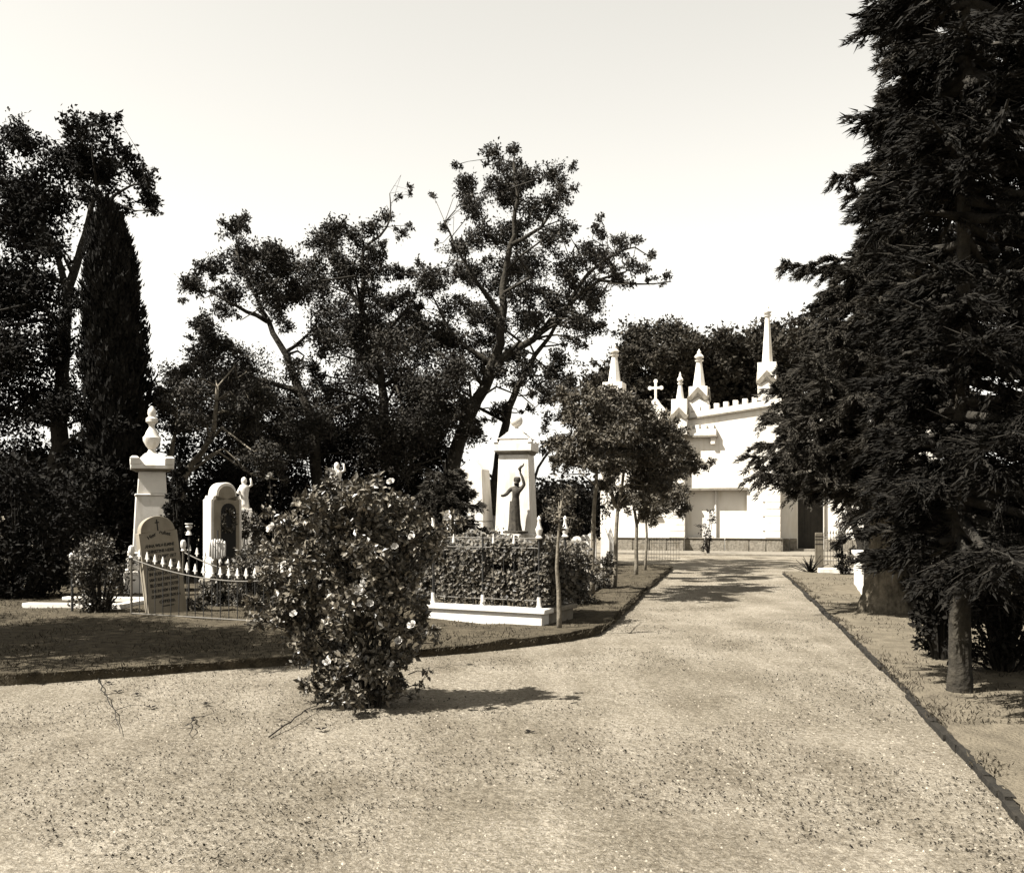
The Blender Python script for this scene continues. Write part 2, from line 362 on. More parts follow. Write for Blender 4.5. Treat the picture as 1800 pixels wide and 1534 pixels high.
# ------------------------------------------------------------------ vegetation makers
def limb_mesh(mb, pts, r0, r1, sides=8, wob=.03):
    P = np.array([list(p) for p in pts], float); d = np.r_[0, np.cumsum(np.linalg.norm(np.diff(P, axis=0), axis=1))]
    n = max(4, int(d[-1]/.35)+2); s = np.linspace(0, d[-1], n)
    def cr(c):                               # smooth interpolation
        v = np.interp(s, d, P[:, c]); k = np.array([.25, .5, .25]); w = v.copy(); w[1:-1] = np.convolve(v, k, 'valid'); return w
    Q = np.c_[cr(0), cr(1), cr(2)]; Q[1:-1] += R.normal(0, min(wob, .12*r0+.003), (n-2, 3))
    rr = r0+(r1-r0)*(s/d[-1])**.8; mb.tube(Q, rr, sides); return Q, rr
def clump_leaves(mb_l, mb_w, c, r, n, size, tw_r=.008, ntw=7, up=.35, aspect=.5, start=None):
    """sub-twigs radiating through an uneven ellipsoid with leaves set along them"""
    c = np.array(c, float); r = np.array(r, float)
    D = rdir(ntw); D[:, 2] += .15; D = unit(D)
    O = c+R.normal(0, .22, (ntw, 3))*r; E = c+D*r*(.55+.6*R.random((ntw, 1)))
    for i in range(ntw):
        mid = (O[i]+E[i])/2+R.normal(0, .06, 3)*r
        mb_w.tube([O[i], mid, E[i]], [tw_r*1.6, tw_r, tw_r*.5], 4, cap=False)
    k = R.integers(0, ntw, n); t = R.random(n)**.7
    P = O[k]*(1-t)[:, None]+E[k]*t[:, None]+R.normal(0, .17, (n, 3))*r
    A = unit((P-c)/r*.5+rdir(n)); N = rdir(n); N[:, 2] += up*2
    s = size*(.6+.8*R.random(n))
    (mb_l.needles if size > .15 else mb_l.leaves)(P, A, unit(N), s, s*(aspect if size < .15 else .75))
def tree(name, label, limbs, clumps, Y0, size, dens=1.0, bark='bark', leaf='leaf_tree', spread=1.6, group=None, aspect=.5, fill=True, base=None):
    """limbs: (list of (px,py[,dY]), r0, r1); clumps: (px,py,rpx[,dY]) all at depth Y0+dY"""
    root = thing(name, label, 'tree', base or (0, 0, 0), group=group)
    off = Vector(root.location); W = MB(); Lf = MB(); nodes = []
    for pts, r0, r1 in limbs:
        w = [at(p[0], p[1], Y0+(p[2] if len(p) > 2 else 0))-off for p in pts]; Q, rr = limb_mesh(W, w, r0, r1); nodes += [(q, a) for q, a in zip(Q, rr)]
    NP = np.array([q for q, a in nodes]); NR = np.array([a for q, a in nodes])
    clumps = list(clumps)+[(c[0]+R.normal(0, .75)*c[2], c[1]+R.normal(0, .6)*c[2], c[2]*(.62+.25*R.random())) for c in clumps if c[2] > 15 and fill]
    if fill:
        st = []
        for c in clumps:
            if R.random() < .5:
                a = R.uniform(0, 6.28); q = c[2]*(1.15+.5*R.random()); st.append((c[0]+q*math.cos(a), c[1]+q*math.sin(a)*.9, 5+5*R.random()))
        clumps = clumps+st
    for c in clumps:
        dY = c[3] if len(c) > 3 else R.normal(0, spread)
        p = np.array(at(c[0], c[1], Y0+dY)-off); r = c[2]/F*(Y0+dY)*1.15
        dd = np.linalg.norm(NP-p, axis=1)+np.maximum(0, NP[:, 2]-p[2])*.8; j = int(np.argmin(dd)); o = NP[j]
        mid1 = o*.65+p*.35+np.array([0, 0, .10*dd[j]])+R.normal(0, .07, 3)*dd[j]; mid2 = o*.3+p*.7+R.normal(0, .07, 3)*dd[j]
        tr = min(NR[j]*.5, .012+.014*dd[j]); W.tube([o, mid1, mid2, p], [tr, tr*.75, tr*.5, .012], 5, cap=False)
        n = int(720*dens*(r/.5)**2*(.09/size)**1.6)+14
        clump_leaves(Lf, W, p, (r, r*1.05, r*.85), n, size, .009, max(5, int(9*r/.5)), aspect=aspect)
    W.build('trunk', bark, root, smooth=True); Lf.build('crown', leaf, root)
    return root

# --- three tall airy trees in the middle
tree('tall_tree', 'tallest airy tree, forked trunk leaning right behind the white pedestal monument',
     [([(782, 905), (790, 850), (800, 800), (825, 730), (850, 680), (868, 640), (885, 560), (882, 500), (900, 430), (910, 360), (903, 285)], .26, .03),
      ([(850, 680), (880, 628), (930, 603), (965, 572), (1000, 530), (1050, 492), (1100, 478)], .15, .025),
      ([(862, 905, .8), (870, 850, .8), (885, 760, .8), (900, 700, .8), (930, 640, .8), (975, 575, .8), (1012, 520, .8)], .19, .03),
      ([(885, 560), (840, 500), (800, 430), (782, 390)], .09, .02), ([(900, 430), (955, 400), (985, 330)], .07, .02),
      ([(1000, 530), (1040, 470), (1110, 430), (1150, 455)], .07, .012), ([(1050, 492), (1130, 502), (1180, 495)], .05, .012),
      ([(868, 640), (800, 600), (760, 520)], .1, .02), ([(930, 905, .5), (940, 830, .5), (965, 790, .5), (1005, 762, .5)], .06, .02)],
     [(815, 320, 26), (830, 358, 30), (868, 278, 22), (893, 300, 26), (930, 312, 24), (972, 308, 24), (988, 338, 16), (900, 348, 34), (950, 362, 30), (850, 412, 30), (900, 420, 38), (960, 430, 30), (988, 402, 16),
      (800, 440, 22), (780, 400, 12), (762, 342, 7), (830, 478, 38), (880, 500, 38), (940, 470, 34), (1000, 480, 34), (1040, 450, 30), (1060, 410, 16), (1055, 385, 9), (1090, 440, 20), (1120, 420, 14), (1145, 450, 12),
      (1168, 486, 10), (1090, 490, 20), (1040, 512, 30), (980, 540, 38), (1020, 560, 30), (1050, 580, 20), (920, 570, 38), (860, 560, 40), (800, 540, 36), (760, 500, 26), (730, 482, 16), (722, 520, 20), (780, 600, 46),
      (850, 640, 36), (930, 650, 24), (985, 640, 30), (1012, 600, 16), (760, 680, 52), (815, 700, 30), (915, 670, 24), (960, 690, 22), (975, 660, 26), (1000, 680, 26), (740, 620, 40), (800, 650, 40), (1130, 470, 12), (1110, 500, 9), (930, 520, 26), (860, 330, 20), (1075, 465, 16), (1140, 495, 8), (740, 720, 50), (790, 740, 40), (760, 790, 44), (830, 760, 26), (700, 800, 46), (880, 720, 20), (960, 740, 14), (985, 770, 14), (950, 790, 12), (1000, 720, 20), (930, 720, 10), (850, 600, 30), (900, 620, 24)],
     27, .085, 1.05, group='tall airy trees in the middle', base=gnd(790, 1001))
tree('tall_tree', 'middle tall tree with a bare dead twig standing up from its crown',
     [([(700, 905), (690, 850), (680, 760), (672, 680), (660, 600), (635, 540), (600, 490), (575, 450)], .22, .03), ([(635, 540), (640, 480), (635, 440), (680, 405), (688, 372), (685, 340)], .09, .012),
      ([(660, 600), (720, 540), (740, 492)], .08, .02), ([(672, 680), (740, 640)], .08, .03)],
     [(545, 462, 30), (580, 430, 34), (620, 424, 28), (655, 402, 22), (705, 410, 14), (560, 500, 38), (610, 490, 40), (650, 482, 34), (590, 550, 44), (640, 560, 46), (680, 540, 34), (580, 612, 40), (640, 640, 56), (700, 600, 46),
      (555, 655, 24), (700, 670, 52), (620, 710, 58), (545, 740, 48), (722, 332, 7), (700, 345, 6), (700, 480, 18), (742, 580, 30), (590, 770, 60), (680, 760, 60), (750, 760, 56), (640, 600, 40), (665, 440, 18)],
     27.5, .085, 1.1, group='tall airy trees in the middle', base=gnd(695, 1000))
tree('tall_tree', 'leftmost of the tall airy trees, crown leaning left towards the cypress',
     [([(575, 905), (560, 860), (548, 740), (530, 690), (500, 620), (470, 565), (440, 500), (415, 440)], .2, .03), ([(500, 620), (545, 590), (560, 560)], .06, .02), ([(470, 565), (380, 520), (345, 500)], .07, .015), ([(530, 690), (430, 660), (360, 640)], .09, .02)],
     [(345, 500, 26), (375, 470, 24), (400, 400, 22), (428, 395, 12), (430, 440, 30), (482, 440, 24), (400, 520, 32), (450, 498, 38), (500, 480, 40), (365, 580, 22), (398, 608, 36), (358, 640, 40), (310, 660, 30), (288, 692, 18), (428, 655, 46),
      (335, 720, 44), (482, 540, 28), (522, 520, 36), (390, 700, 56), (470, 700, 44), (500, 750, 50), (440, 760, 56), (360, 560, 14), (420, 470, 24), (510, 650, 24)],
     26, .085, 1.1, group='tall airy trees in the middle', base=gnd(570, 1004))
tree('small_tree', 'small crooked tree with pale bent trunk beside the pillar monument',
     [([(318, 905), (318, 850), (325, 825), (355, 795), (374, 760), (380, 725), (382, 680)], .11, .04), ([(300, 830), (296, 785), (310, 765), (312, 735)], .08, .03)],
     [(300, 740, 36), (345, 745, 30), (330, 690, 36), (390, 680, 40), (420, 730, 40), (285, 720, 22), (420, 780, 44), (460, 800, 40), (285, 690, 16)],
     22, .075, 1.2, bark='bark_pale', spread=.9, base=gnd(318, 1024))

# --- trees at the left edge
def column_tree(name, label, base, top_z, w, lean, n, leaf='leaf_dark'):
    root = thing(name, label, 'tree', base); H = top_z
    trunk = MB(); limb_mesh(trunk, [(0, 0, -.05), (lean*.3, 0, H*.4), (lean*.9, 0, H*.9)], .16, .03); trunk.build('trunk', 'bark_dark', root, smooth=True)
    t = R.random(n)**.85; a = R.uniform(0, 2*math.pi, n); prof = np.interp(t, [0, .06, .3, .6, .85, .96, 1], [.55, .85, 1, .92, .7, .42, .12])
    tuft = 1+.16*np.sin(a*5+t*37)+.12*np.sin(a*9-t*61)+.07*R.normal(size=n)
    rr = w*prof*tuft*(.62+.4*R.random(n)**.5)
    C = np.c_[lean*t+rr*np.cos(a), rr*np.sin(a), H*(.05+.95*t)+.06*R.normal(size=n)]
    A = np.c_[.35*np.cos(a), .35*np.sin(a), np.ones(n)]+R.normal(0, .25, (n, 3)); N = np.c_[np.cos(a), np.sin(a), .3*np.ones(n)]+R.normal(0, .4, (n, 3))
    s = .09+.08*R.random(n); MB().needles(C, A, unit(N), s, s*.5).build('crown', leaf, root)
    return root
column_tree('cypress', 'dark narrow cypress rising behind the pillar monument', gnd(218, 1032), 8.1, .64, -.35, 42000)
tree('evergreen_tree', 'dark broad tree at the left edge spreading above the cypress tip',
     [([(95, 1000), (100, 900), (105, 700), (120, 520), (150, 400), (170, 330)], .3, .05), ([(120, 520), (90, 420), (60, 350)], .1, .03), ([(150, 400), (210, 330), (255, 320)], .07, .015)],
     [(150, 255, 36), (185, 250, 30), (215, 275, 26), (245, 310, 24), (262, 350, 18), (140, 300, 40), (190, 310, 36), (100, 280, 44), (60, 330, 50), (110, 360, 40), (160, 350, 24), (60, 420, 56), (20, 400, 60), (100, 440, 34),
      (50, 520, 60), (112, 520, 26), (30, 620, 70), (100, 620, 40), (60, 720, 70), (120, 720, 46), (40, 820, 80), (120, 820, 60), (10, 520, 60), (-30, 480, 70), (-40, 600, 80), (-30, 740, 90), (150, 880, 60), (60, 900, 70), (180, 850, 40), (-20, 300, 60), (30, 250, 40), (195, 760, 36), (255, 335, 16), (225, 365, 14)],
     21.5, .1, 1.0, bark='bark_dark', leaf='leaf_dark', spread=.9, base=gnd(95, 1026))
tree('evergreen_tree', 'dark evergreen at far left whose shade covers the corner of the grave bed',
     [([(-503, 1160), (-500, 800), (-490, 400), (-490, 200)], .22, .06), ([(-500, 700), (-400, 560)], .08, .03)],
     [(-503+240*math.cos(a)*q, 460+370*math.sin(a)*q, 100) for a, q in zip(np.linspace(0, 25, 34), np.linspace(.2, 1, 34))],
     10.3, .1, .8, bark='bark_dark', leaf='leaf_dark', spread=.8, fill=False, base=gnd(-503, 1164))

tree('evergreen_tree', 'narrow dark evergreen out of view on the left, added to shade the grave bed',
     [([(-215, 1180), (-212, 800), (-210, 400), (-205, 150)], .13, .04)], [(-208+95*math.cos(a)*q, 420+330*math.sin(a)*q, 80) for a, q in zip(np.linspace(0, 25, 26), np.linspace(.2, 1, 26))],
     9.5, .09, .7, bark='bark_dark', leaf='leaf_dark', spread=.5, fill=False, base=gnd(-215, 1186))  # unseen tree put in to widen the shade over the bed
# --- trees behind the chapel
def round_tree(name, label, px, py_top, rpx, hpx, Y0, size, n=26, dens=.9, group=None):
    cl = []
    for i in range(n):
        a = R.uniform(0, 2*math.pi); q = R.random()**.5
        cl.append((px+rpx*.86*q*math.cos(a), py_top+hpx*.5+hpx*.43*q*math.sin(a), rpx*.26*(.8+.4*R.random())))
    return tree(name, label, [([(px, 930), (px, py_top+hpx*.9), (px+6, py_top+hpx*.4)], .35, .08)], cl, Y0, size, dens, leaf='leaf_far', spread=2.2, group=group, base=gnd(px, HY+CAMZ*F/Y0))
round_tree('background_tree', 'rounded dark tree behind the chapel cross', 1170, 556, 120, 230, 54, .2, 46, .62)
round_tree('background_tree', 'broad dark tree behind the chapel next to the tall spire', 1375, 562, 140, 240, 56, .22, 52, .6)
round_tree('background_tree', 'dark tree far behind the conifer on the right', 1560, 560, 150, 280, 58, .28, 40, .5)

# --- shrubs: rounded masses of leaves on short stems
def shrub(name, label, px, py_base, rx, ztop, rz_depth, n, size, leaf='leaf_dark', group=None, cat='shrub', taper=.75, stems=5, aspect=.55):
    b = gnd(px, py_base); root = thing(name, label, cat, b, group=group); W = MB(); Lf = MB()
    k = max(6, int(n/160)); cs = []
    for i in range(k):
        t = (i+.5)/k; a = R.uniform(0, 6.28); q = R.random()**.5
        rr = rx*(taper+(1-taper)*math.sin(math.pi*min(1, t*1.1)))*(1 if t < .7 else math.sqrt(max(.05, 1-((t-.7)/.34)**2)))
        cs.append((rr*.75*q*math.cos(a), rz_depth*.75*q*math.sin(a), ztop*(.06+.84*t)))
    for c in cs:
        r = rx*.34*(.8+.4*R.random()); W.tube([(c[0]*.15, c[1]*.15, -.03), (c[0]*.5, c[1]*.5, c[2]*.55), c], [.022, .014, .006], 4, cap=False)
        clump_leaves(Lf, W, c, (r, r, min(r, ztop*.2)), n//k, size, .004, 6, aspect=aspect)
    W.build('stems', 'stem', root); Lf.build('foliage', leaf, root); return root
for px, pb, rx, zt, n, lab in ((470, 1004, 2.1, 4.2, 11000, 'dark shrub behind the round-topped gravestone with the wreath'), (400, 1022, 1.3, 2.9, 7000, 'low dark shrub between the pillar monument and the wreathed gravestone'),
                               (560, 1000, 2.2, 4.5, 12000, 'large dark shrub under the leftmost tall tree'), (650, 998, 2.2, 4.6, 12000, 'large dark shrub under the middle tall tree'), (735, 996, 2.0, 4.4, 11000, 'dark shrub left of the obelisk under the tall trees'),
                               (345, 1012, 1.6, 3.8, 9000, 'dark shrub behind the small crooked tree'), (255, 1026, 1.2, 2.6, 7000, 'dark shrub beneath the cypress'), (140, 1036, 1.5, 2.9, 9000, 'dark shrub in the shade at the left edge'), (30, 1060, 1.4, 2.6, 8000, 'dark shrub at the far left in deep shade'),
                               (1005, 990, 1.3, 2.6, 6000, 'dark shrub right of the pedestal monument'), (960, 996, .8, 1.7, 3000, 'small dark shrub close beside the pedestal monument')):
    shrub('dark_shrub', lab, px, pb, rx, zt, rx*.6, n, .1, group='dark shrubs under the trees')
shrub('rose_shrub', 'leafy shrub with pale leaves left of the leaning gravestone', 178, 1086, .58, 1.25, .5, 4200, .05, 'leaf_shrub')
shrub('rose_shrub', 'leafy bush behind the iron fence left of the big rose bush', 445, 1080, .62, 1.05, .5, 4600, .05, 'leaf_shrub')
shrub('low_shrub', 'low leafy bush hiding the foot of the wreathed gravestone', 385, 1074, .42, .62, .3, 2600, .05, 'leaf_shrub')
shrub('low_shrub', 'low leafy plants at the foot of the leaning gravestone', 335, 1084, .5, .3, .35, 900, .05, 'leaf_shrub')
shrub('leafy_shrub', 'grey leafy shrub between the pedestal and the first slim tree', 992, 1012, .75, 2.3, .5, 5000, .075, 'leaf_street')
shrub('evergreen_shrub', 'dark rounded bush beside the white tomb at the right', 1482, 1013, .42, 1.15, .4, 2200, .05, 'leaf_dark')
shrub('dark_shrub', 'dark leafy undergrowth right of the thin sapling', 1012, 1072, .55, 1.0, .6, 4200, .055, 'leaf_shrub')
shrub('dark_shrub', 'low dark undergrowth between the first two slim trees', 1058, 1042, .4, .8, .5, 1500, .06, 'leaf_shrub')

shrub('dark_shrub', 'narrow dark shrub against the right side of the pillar monument', 312, 1056, .27, 2.7, .3, 3600, .07, 'leaf_dark', taper=.95)
shrub('dark_shrub', 'dark shrub hiding the foot of the small pale statue', 436, 1056, .4, 1.75, .3, 3600, .06, 'leaf_shrub', taper=.95)
# --- distant hedge line closing the view between the trunks
for i, (px, w) in enumerate(((-120, 9), (250, 8), (620, 8), (930, 6), (1040, 5), (1700, 9), (2000, 10))):
    Yb = 60; lab = ['far left end of the distant hedge', 'distant hedge behind the cypress', 'distant hedge behind the tall trees', 'distant hedge seen right of the pedestal monument', 'distant hedge left of the chapel', 'distant hedge behind the conifers', 'right end of the distant hedge'][i]
    root = thing('distant_hedge', lab, 'hedge', gnd(px, HY+CAMZ*F/Yb), group='distant hedges'); m = MB(); n = 6000
    C = np.c_[R.uniform(-w, w, n), R.normal(0, .9, n), 3.6*R.random(n)**.8*(.75+.35*vnoise(R.random(n)*0+R.uniform(0, 9, n), np.zeros(n), i))]
    m.leaves(C, rdir(n), rdir(n), .3, .2); m.build('foliage', 'leaf_dark', root)

# --- conifers on the right
def conifer(name, label, base, H, lean, branches, needle, nn, trunk_r, leaf='leaf_conifer', bark='bark', droop=.0, flare=1.35, npb=1.0):
    """branches: (height, azimuth deg, length, rise)"""
    root = thing(name, label, 'tree', base); W = MB(); W0 = MB(); Lf = MB()
    tp = [(0, 0, -.1), (lean*.05, 0, .25), (lean*.2, 0, H*.25), (lean*.6, 0, H*.6), (lean, 0, H)]
    zs = [p[2] for p in tp]; ang = H*np.linspace(0, 1, 60)**1.5
    pts = [(np.interp(z, zs, [p[0] for p in tp]), 0, z) for z in ang]
    rad_ = [trunk_r*(1-.9*z/H)*(flare if z < .2 else 1+(flare-1)*math.exp(-z*2.2)) for z in ang]
    W0.tube([(pts[0][0], 0, -.1)]+pts[0:], [rad_[0]*1.1]+rad_, 26, rough=.035)
    for h, az, ln, rise in branches:
        a = rad(az); o = np.array([np.interp(h, zs, [p[0] for p in tp]), 0, h]); d = np.array([math.cos(a), math.sin(a), 0])
        k = 7; s = np.linspace(0, 1, k); bend = rise*ln*s-(droop)*ln*np.sin(s*math.pi)*.5
        Q = o+d*(ln*s)[:, None]+np.c_[np.zeros(k), np.zeros(k), bend]+R.normal(0, .03, (k, 3))*s[:, None]
        W.tube(Q, np.linspace(.05, .01, k), 5, cap=False)
        side = np.array([-d[1], d[0], 0]); m = int(nn*ln*npb)
        nt_ = max(7, int(ln*15)); tt = R.random(nt_)**.75*.92+.08          # branchlets
        B0 = np.stack([np.interp(tt, s, Q[:, c]) for c in range(3)], 1)
        sg = R.choice([-1, 1], nt_); bl = (.2+.4*R.random(nt_))*ln**.5*(1.15-.7*tt)
        BD = unit(d*(.55+.5*R.random((nt_, 1)))+side*(sg*(.5+.6*R.random(nt_)))[:, None]+np.c_[np.zeros((nt_, 2)), R.normal(-.18, .3, nt_)])
        j = R.integers(0, nt_, m); u = R.random(m)
        P = B0[j]+BD[j]*(bl[j]*u)[:, None]+np.c_[np.zeros((m, 2)), -.28*(u**2)*bl[j]]+R.normal(0, .018, (m, 3))
        A = unit(BD[j]+rdir(m)*.5+[0, 0, -.18]); s_ = needle*(.45+1.1*R.random(m)); Lf.needles(P, A, rdir(m), s_, .006+s_*.16)
        for i in range(nt_): W.tube([B0[i], B0[i]+BD[i]*bl[i]*.9], [.008, .003], 3, cap=False)
    W0.build('trunk', bark, root, smooth=True); W.build('branches', 'bark_dark', root, smooth=True); Lf.build('crown', leaf, root); return root
# near conifer: branch tips follow the outline against the sky
cb = gnd(1558, 1078); H1 = 11.5; LEAN = .75
def axis_x(h): return float(np.interp(h, [0, .25, H1*.25, H1*.6, H1], [0, LEAN*.05, LEAN*.2, LEAN*.6, LEAN]))
br = []
def tip(px, py, dY=0, root_drop=.35):
    p = at(px+16, py-8, cb.y+dY); v = p-cb; v.x -= axis_x(v.z); ln = math.hypot(v.x, v.y); hz = max(1.15, v.z+root_drop*ln*.6); br.append((hz, math.degrees(math.atan2(v.y, v.x)), ln, (v.z-hz)/ln))
for p in ((1535, 170, -.3), (1530, 205, .4), (1548, 250, -.5), (1522, 292, .2), (1500, 300, -.6), (1452, 322, .2), (1470, 345, -.4), (1490, 390, .4), (1502, 430, -.5), (1492, 455, .6), (1460, 482, .4), (1365, 472, -.2), (1395, 482, .2), (1440, 500, .5), (1432, 520, -.6),
          (1418, 545, .3), (1425, 575, -.7), (1400, 605, .5), (1380, 630, -.5), (1350, 660, .4), (1330, 690, .0), (1340, 720, -.7), (1322, 745, .3), (1345, 770, .8), (1315, 790, -.5), (1291, 812, -.2), (1330, 830, .5), (1320, 845, -.8), (1350, 850, .4), (1375, 872, .2), (1400, 868, -.9), (1430, 862, -1.2),
          (1460, 858, -1.4), (1490, 862, -1.6), (1450, 820, -1.2), (1400, 800, -1.3), (1440, 740, -1.5), (1420, 680, -1.4), (1470, 620, -1.5), (1500, 560, -1.5), (1510, 500, -1.4), (1520, 430, -1.3), (1530, 360, -1.2), (1560, 300, -1.2), (1480, 700, -1.9), (1520, 760, -2.1), (1500, 800, -1.8), (1540, 640, -1.9), (1580, 700, -2.1), (1560, 820, -2.2), (1530, 850, -1.9),
          (1380, 700, -1.1), (1370, 760, -1.2), (1390, 740, -1.4), (1360, 800, -1.2), (1410, 830, -1.4), (1470, 780, -1.7), (1390, 650, -1.1), (1430, 590, -1.2), (1450, 540, -1.0)):
    tip(*p)
for i in range(150):
    az = R.uniform(-190, 160); h = R.uniform(1.9 if -70 < az < 100 else 3.0, 10.8); ln = (2.6*(1-(h/H1)**1.6)+.5)*(.6+.5*R.random())
    rise = max(R.uniform(-.3, .05), (2.15-h)/ln if abs(az-15) > 85 else -1)
    for _ in range(12):                       # keep the crown's own narrow upper outline
        q = cb+Vector((axis_x(h)+math.cos(rad(az))*ln, math.sin(rad(az))*ln, h+rise*ln)); qx = CX+F*q.x/q.y; qy = HY-F*(q.z-CAMZ)/q.y
        if qx > np.interp(qy, [165, 290, 330, 400, 470, 500, 560, 620, 680, 740, 800, 850, 880], [1560, 1560, 1500, 1515, 1490, 1460, 1445, 1420, 1370, 1360, 1345, 1370, 1420]): break
        ln *= .85
    br.append((h, az, ln, rise))
conifer('conifer', 'large dark conifer with thick bare trunk foot overhanging the path', cb, H1, LEAN, br, .075, 1750, .34, bark='bark_conifer', droop=.12)
# second conifer at the right edge, trunk nearer the camera
cb2 = gnd(1686, 1225); br = []
for i in range(300):
    h = 1.25+8.0*R.random()**1.15; az = R.uniform(0, 360)
    ln = (1.75*(1-(h/11)**1.5)+.35)*(.6+.5*R.random())
    if math.cos(rad(az)) < 0: ln = min(ln, R.uniform(.3, .62)/max(.25, -math.cos(rad(az))))
    if 20 < az < 160: ln = min(ln, 1.0)
    br.append((h, az, ln, R.uniform(-.35, .05)))
conifer('conifer', 'dark conifer at the right edge with a straight slim trunk in front', cb2, 9.6, .1, br, .07, 1050, .085, leaf='leaf_dark', bark='bark', droop=.1, flare=1.25)
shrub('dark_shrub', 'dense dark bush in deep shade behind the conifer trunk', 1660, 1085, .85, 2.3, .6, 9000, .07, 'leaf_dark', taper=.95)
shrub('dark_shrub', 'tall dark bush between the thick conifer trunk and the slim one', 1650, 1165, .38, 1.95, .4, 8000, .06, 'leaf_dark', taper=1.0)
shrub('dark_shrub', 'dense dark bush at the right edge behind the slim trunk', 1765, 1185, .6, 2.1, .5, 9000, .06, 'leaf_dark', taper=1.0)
tree('leaning_tree', 'slim leaning tree in front of the white wall beside the chapel door',
     [([(1520, 1000), (1512, 950), (1500, 920), (1487, 885), (1478, 850), (1470, 800)], .13, .05), ([(1524, 990, .4), (1524, 930, .4), (1520, 870, .4)], .06, .03)],
     [(1480, 860, 26), (1510, 868, 24), (1535, 880, 22), (1540, 905, 20), (1450, 850, 26), (1500, 830, 34), (1545, 850, 34), (1538, 930, 14), (1465, 810, 30)], 25.5, .08, .8, bark='bark_dark', leaf='leaf_dark', spread=.6, base=gnd(1520, 1006))

# --- slim young trees along the path
street = [('slim_tree', 'slim pale-trunked young tree nearest the pedestal, stoutest of the path row', 1041, 1052, [(1041, 1052), (1040, 990), (1044, 920), (1046, 850), (1050, 790), (1060, 720)], .062, 17.8,
           [(1010, 730, 26), (1040, 700, 26), (1070, 690, 28), (1020, 770, 26), (1060, 750, 30), (1000, 800, 22), (1040, 810, 26), (1090, 730, 28), (1010, 700, 14), (1090, 780, 24)]),
          ('slim_tree', 'young path tree whose trunk forks below its round crown', 1079, 1041, [(1079, 1041), (1082, 980), (1085, 920), (1084, 895), (1094, 860), (1100, 800), (1105, 740)], .055, 19.3,
           [(1120, 700, 28), (1150, 720, 28), (1100, 760, 30), (1140, 770, 30), (1170, 760, 26), (1080, 800, 24), (1120, 820, 28), (1070, 840, 20), (1090, 690, 18), (1150, 810, 26)]),
          ('slim_tree', 'third slim young tree along the path, dark forked stem', 1117, 1018, [(1117, 1018), (1118, 960), (1120, 920), (1113, 890), (1108, 850), (1120, 780)], .055, 23,
           [(1180, 750, 22), (1195, 780, 20), (1160, 800, 26), (1180, 830, 24), (1140, 850, 22), (1110, 860, 20), (1150, 870, 16), (1205, 800, 12), (1200, 760, 12), (1190, 850, 16)]),
          ('slim_tree', 'fourth and farthest slim young tree along the path', 1134, 1009, [(1134, 1009), (1137, 960), (1136, 900), (1140, 860), (1150, 800)], .04, 25,
           [(1130, 730, 18), (1160, 740, 20), (1185, 800, 20), (1170, 850, 18), (1140, 800, 22), (1200, 830, 14), (1150, 880, 12)])]
for nm, lab, px, py, lim, r, Y0, cl in street:
    cl = [(a, b+min(34, max(0, (a-1035)*.3)), q) for a, b, q in cl]+[(a+R.normal(0, 12), b+40, q*.8) for a, b, q in cl if b < 800]
    extra = []
    if 'forks' in lab: extra = [([(1084, 893), (1074, 865), (1062, 842), (1050, 815)], .035, .015)]
    if 'third' in lab: extra = [([(1120, 920), (1130, 892), (1140, 865), (1150, 830)], .04, .015)]
    tree(nm, lab, [(lim, r, .018)]+extra, [(a, b, q*1.1) for a, b, q in cl], Y0, .07, 2.1, bark='bark_pale', leaf='leaf_street', spread=.55, group='slim young trees along the path', base=gnd(px, py))
tree('sapling', 'thin knobbly sapling standing alone at the corner of the white plinth', [([(983, 1119), (981, 1060), (978, 1000), (982, 950), (985, 915), (987, 880)], .038, .012)],
     [(985, 900, 9, 0), (992, 885, 8, .05), (978, 915, 7, -.05), (988, 930, 6, 0)], 12.45, .045, .7, bark='bark_pale', leaf='leaf_street', base=gnd(983, 1119))

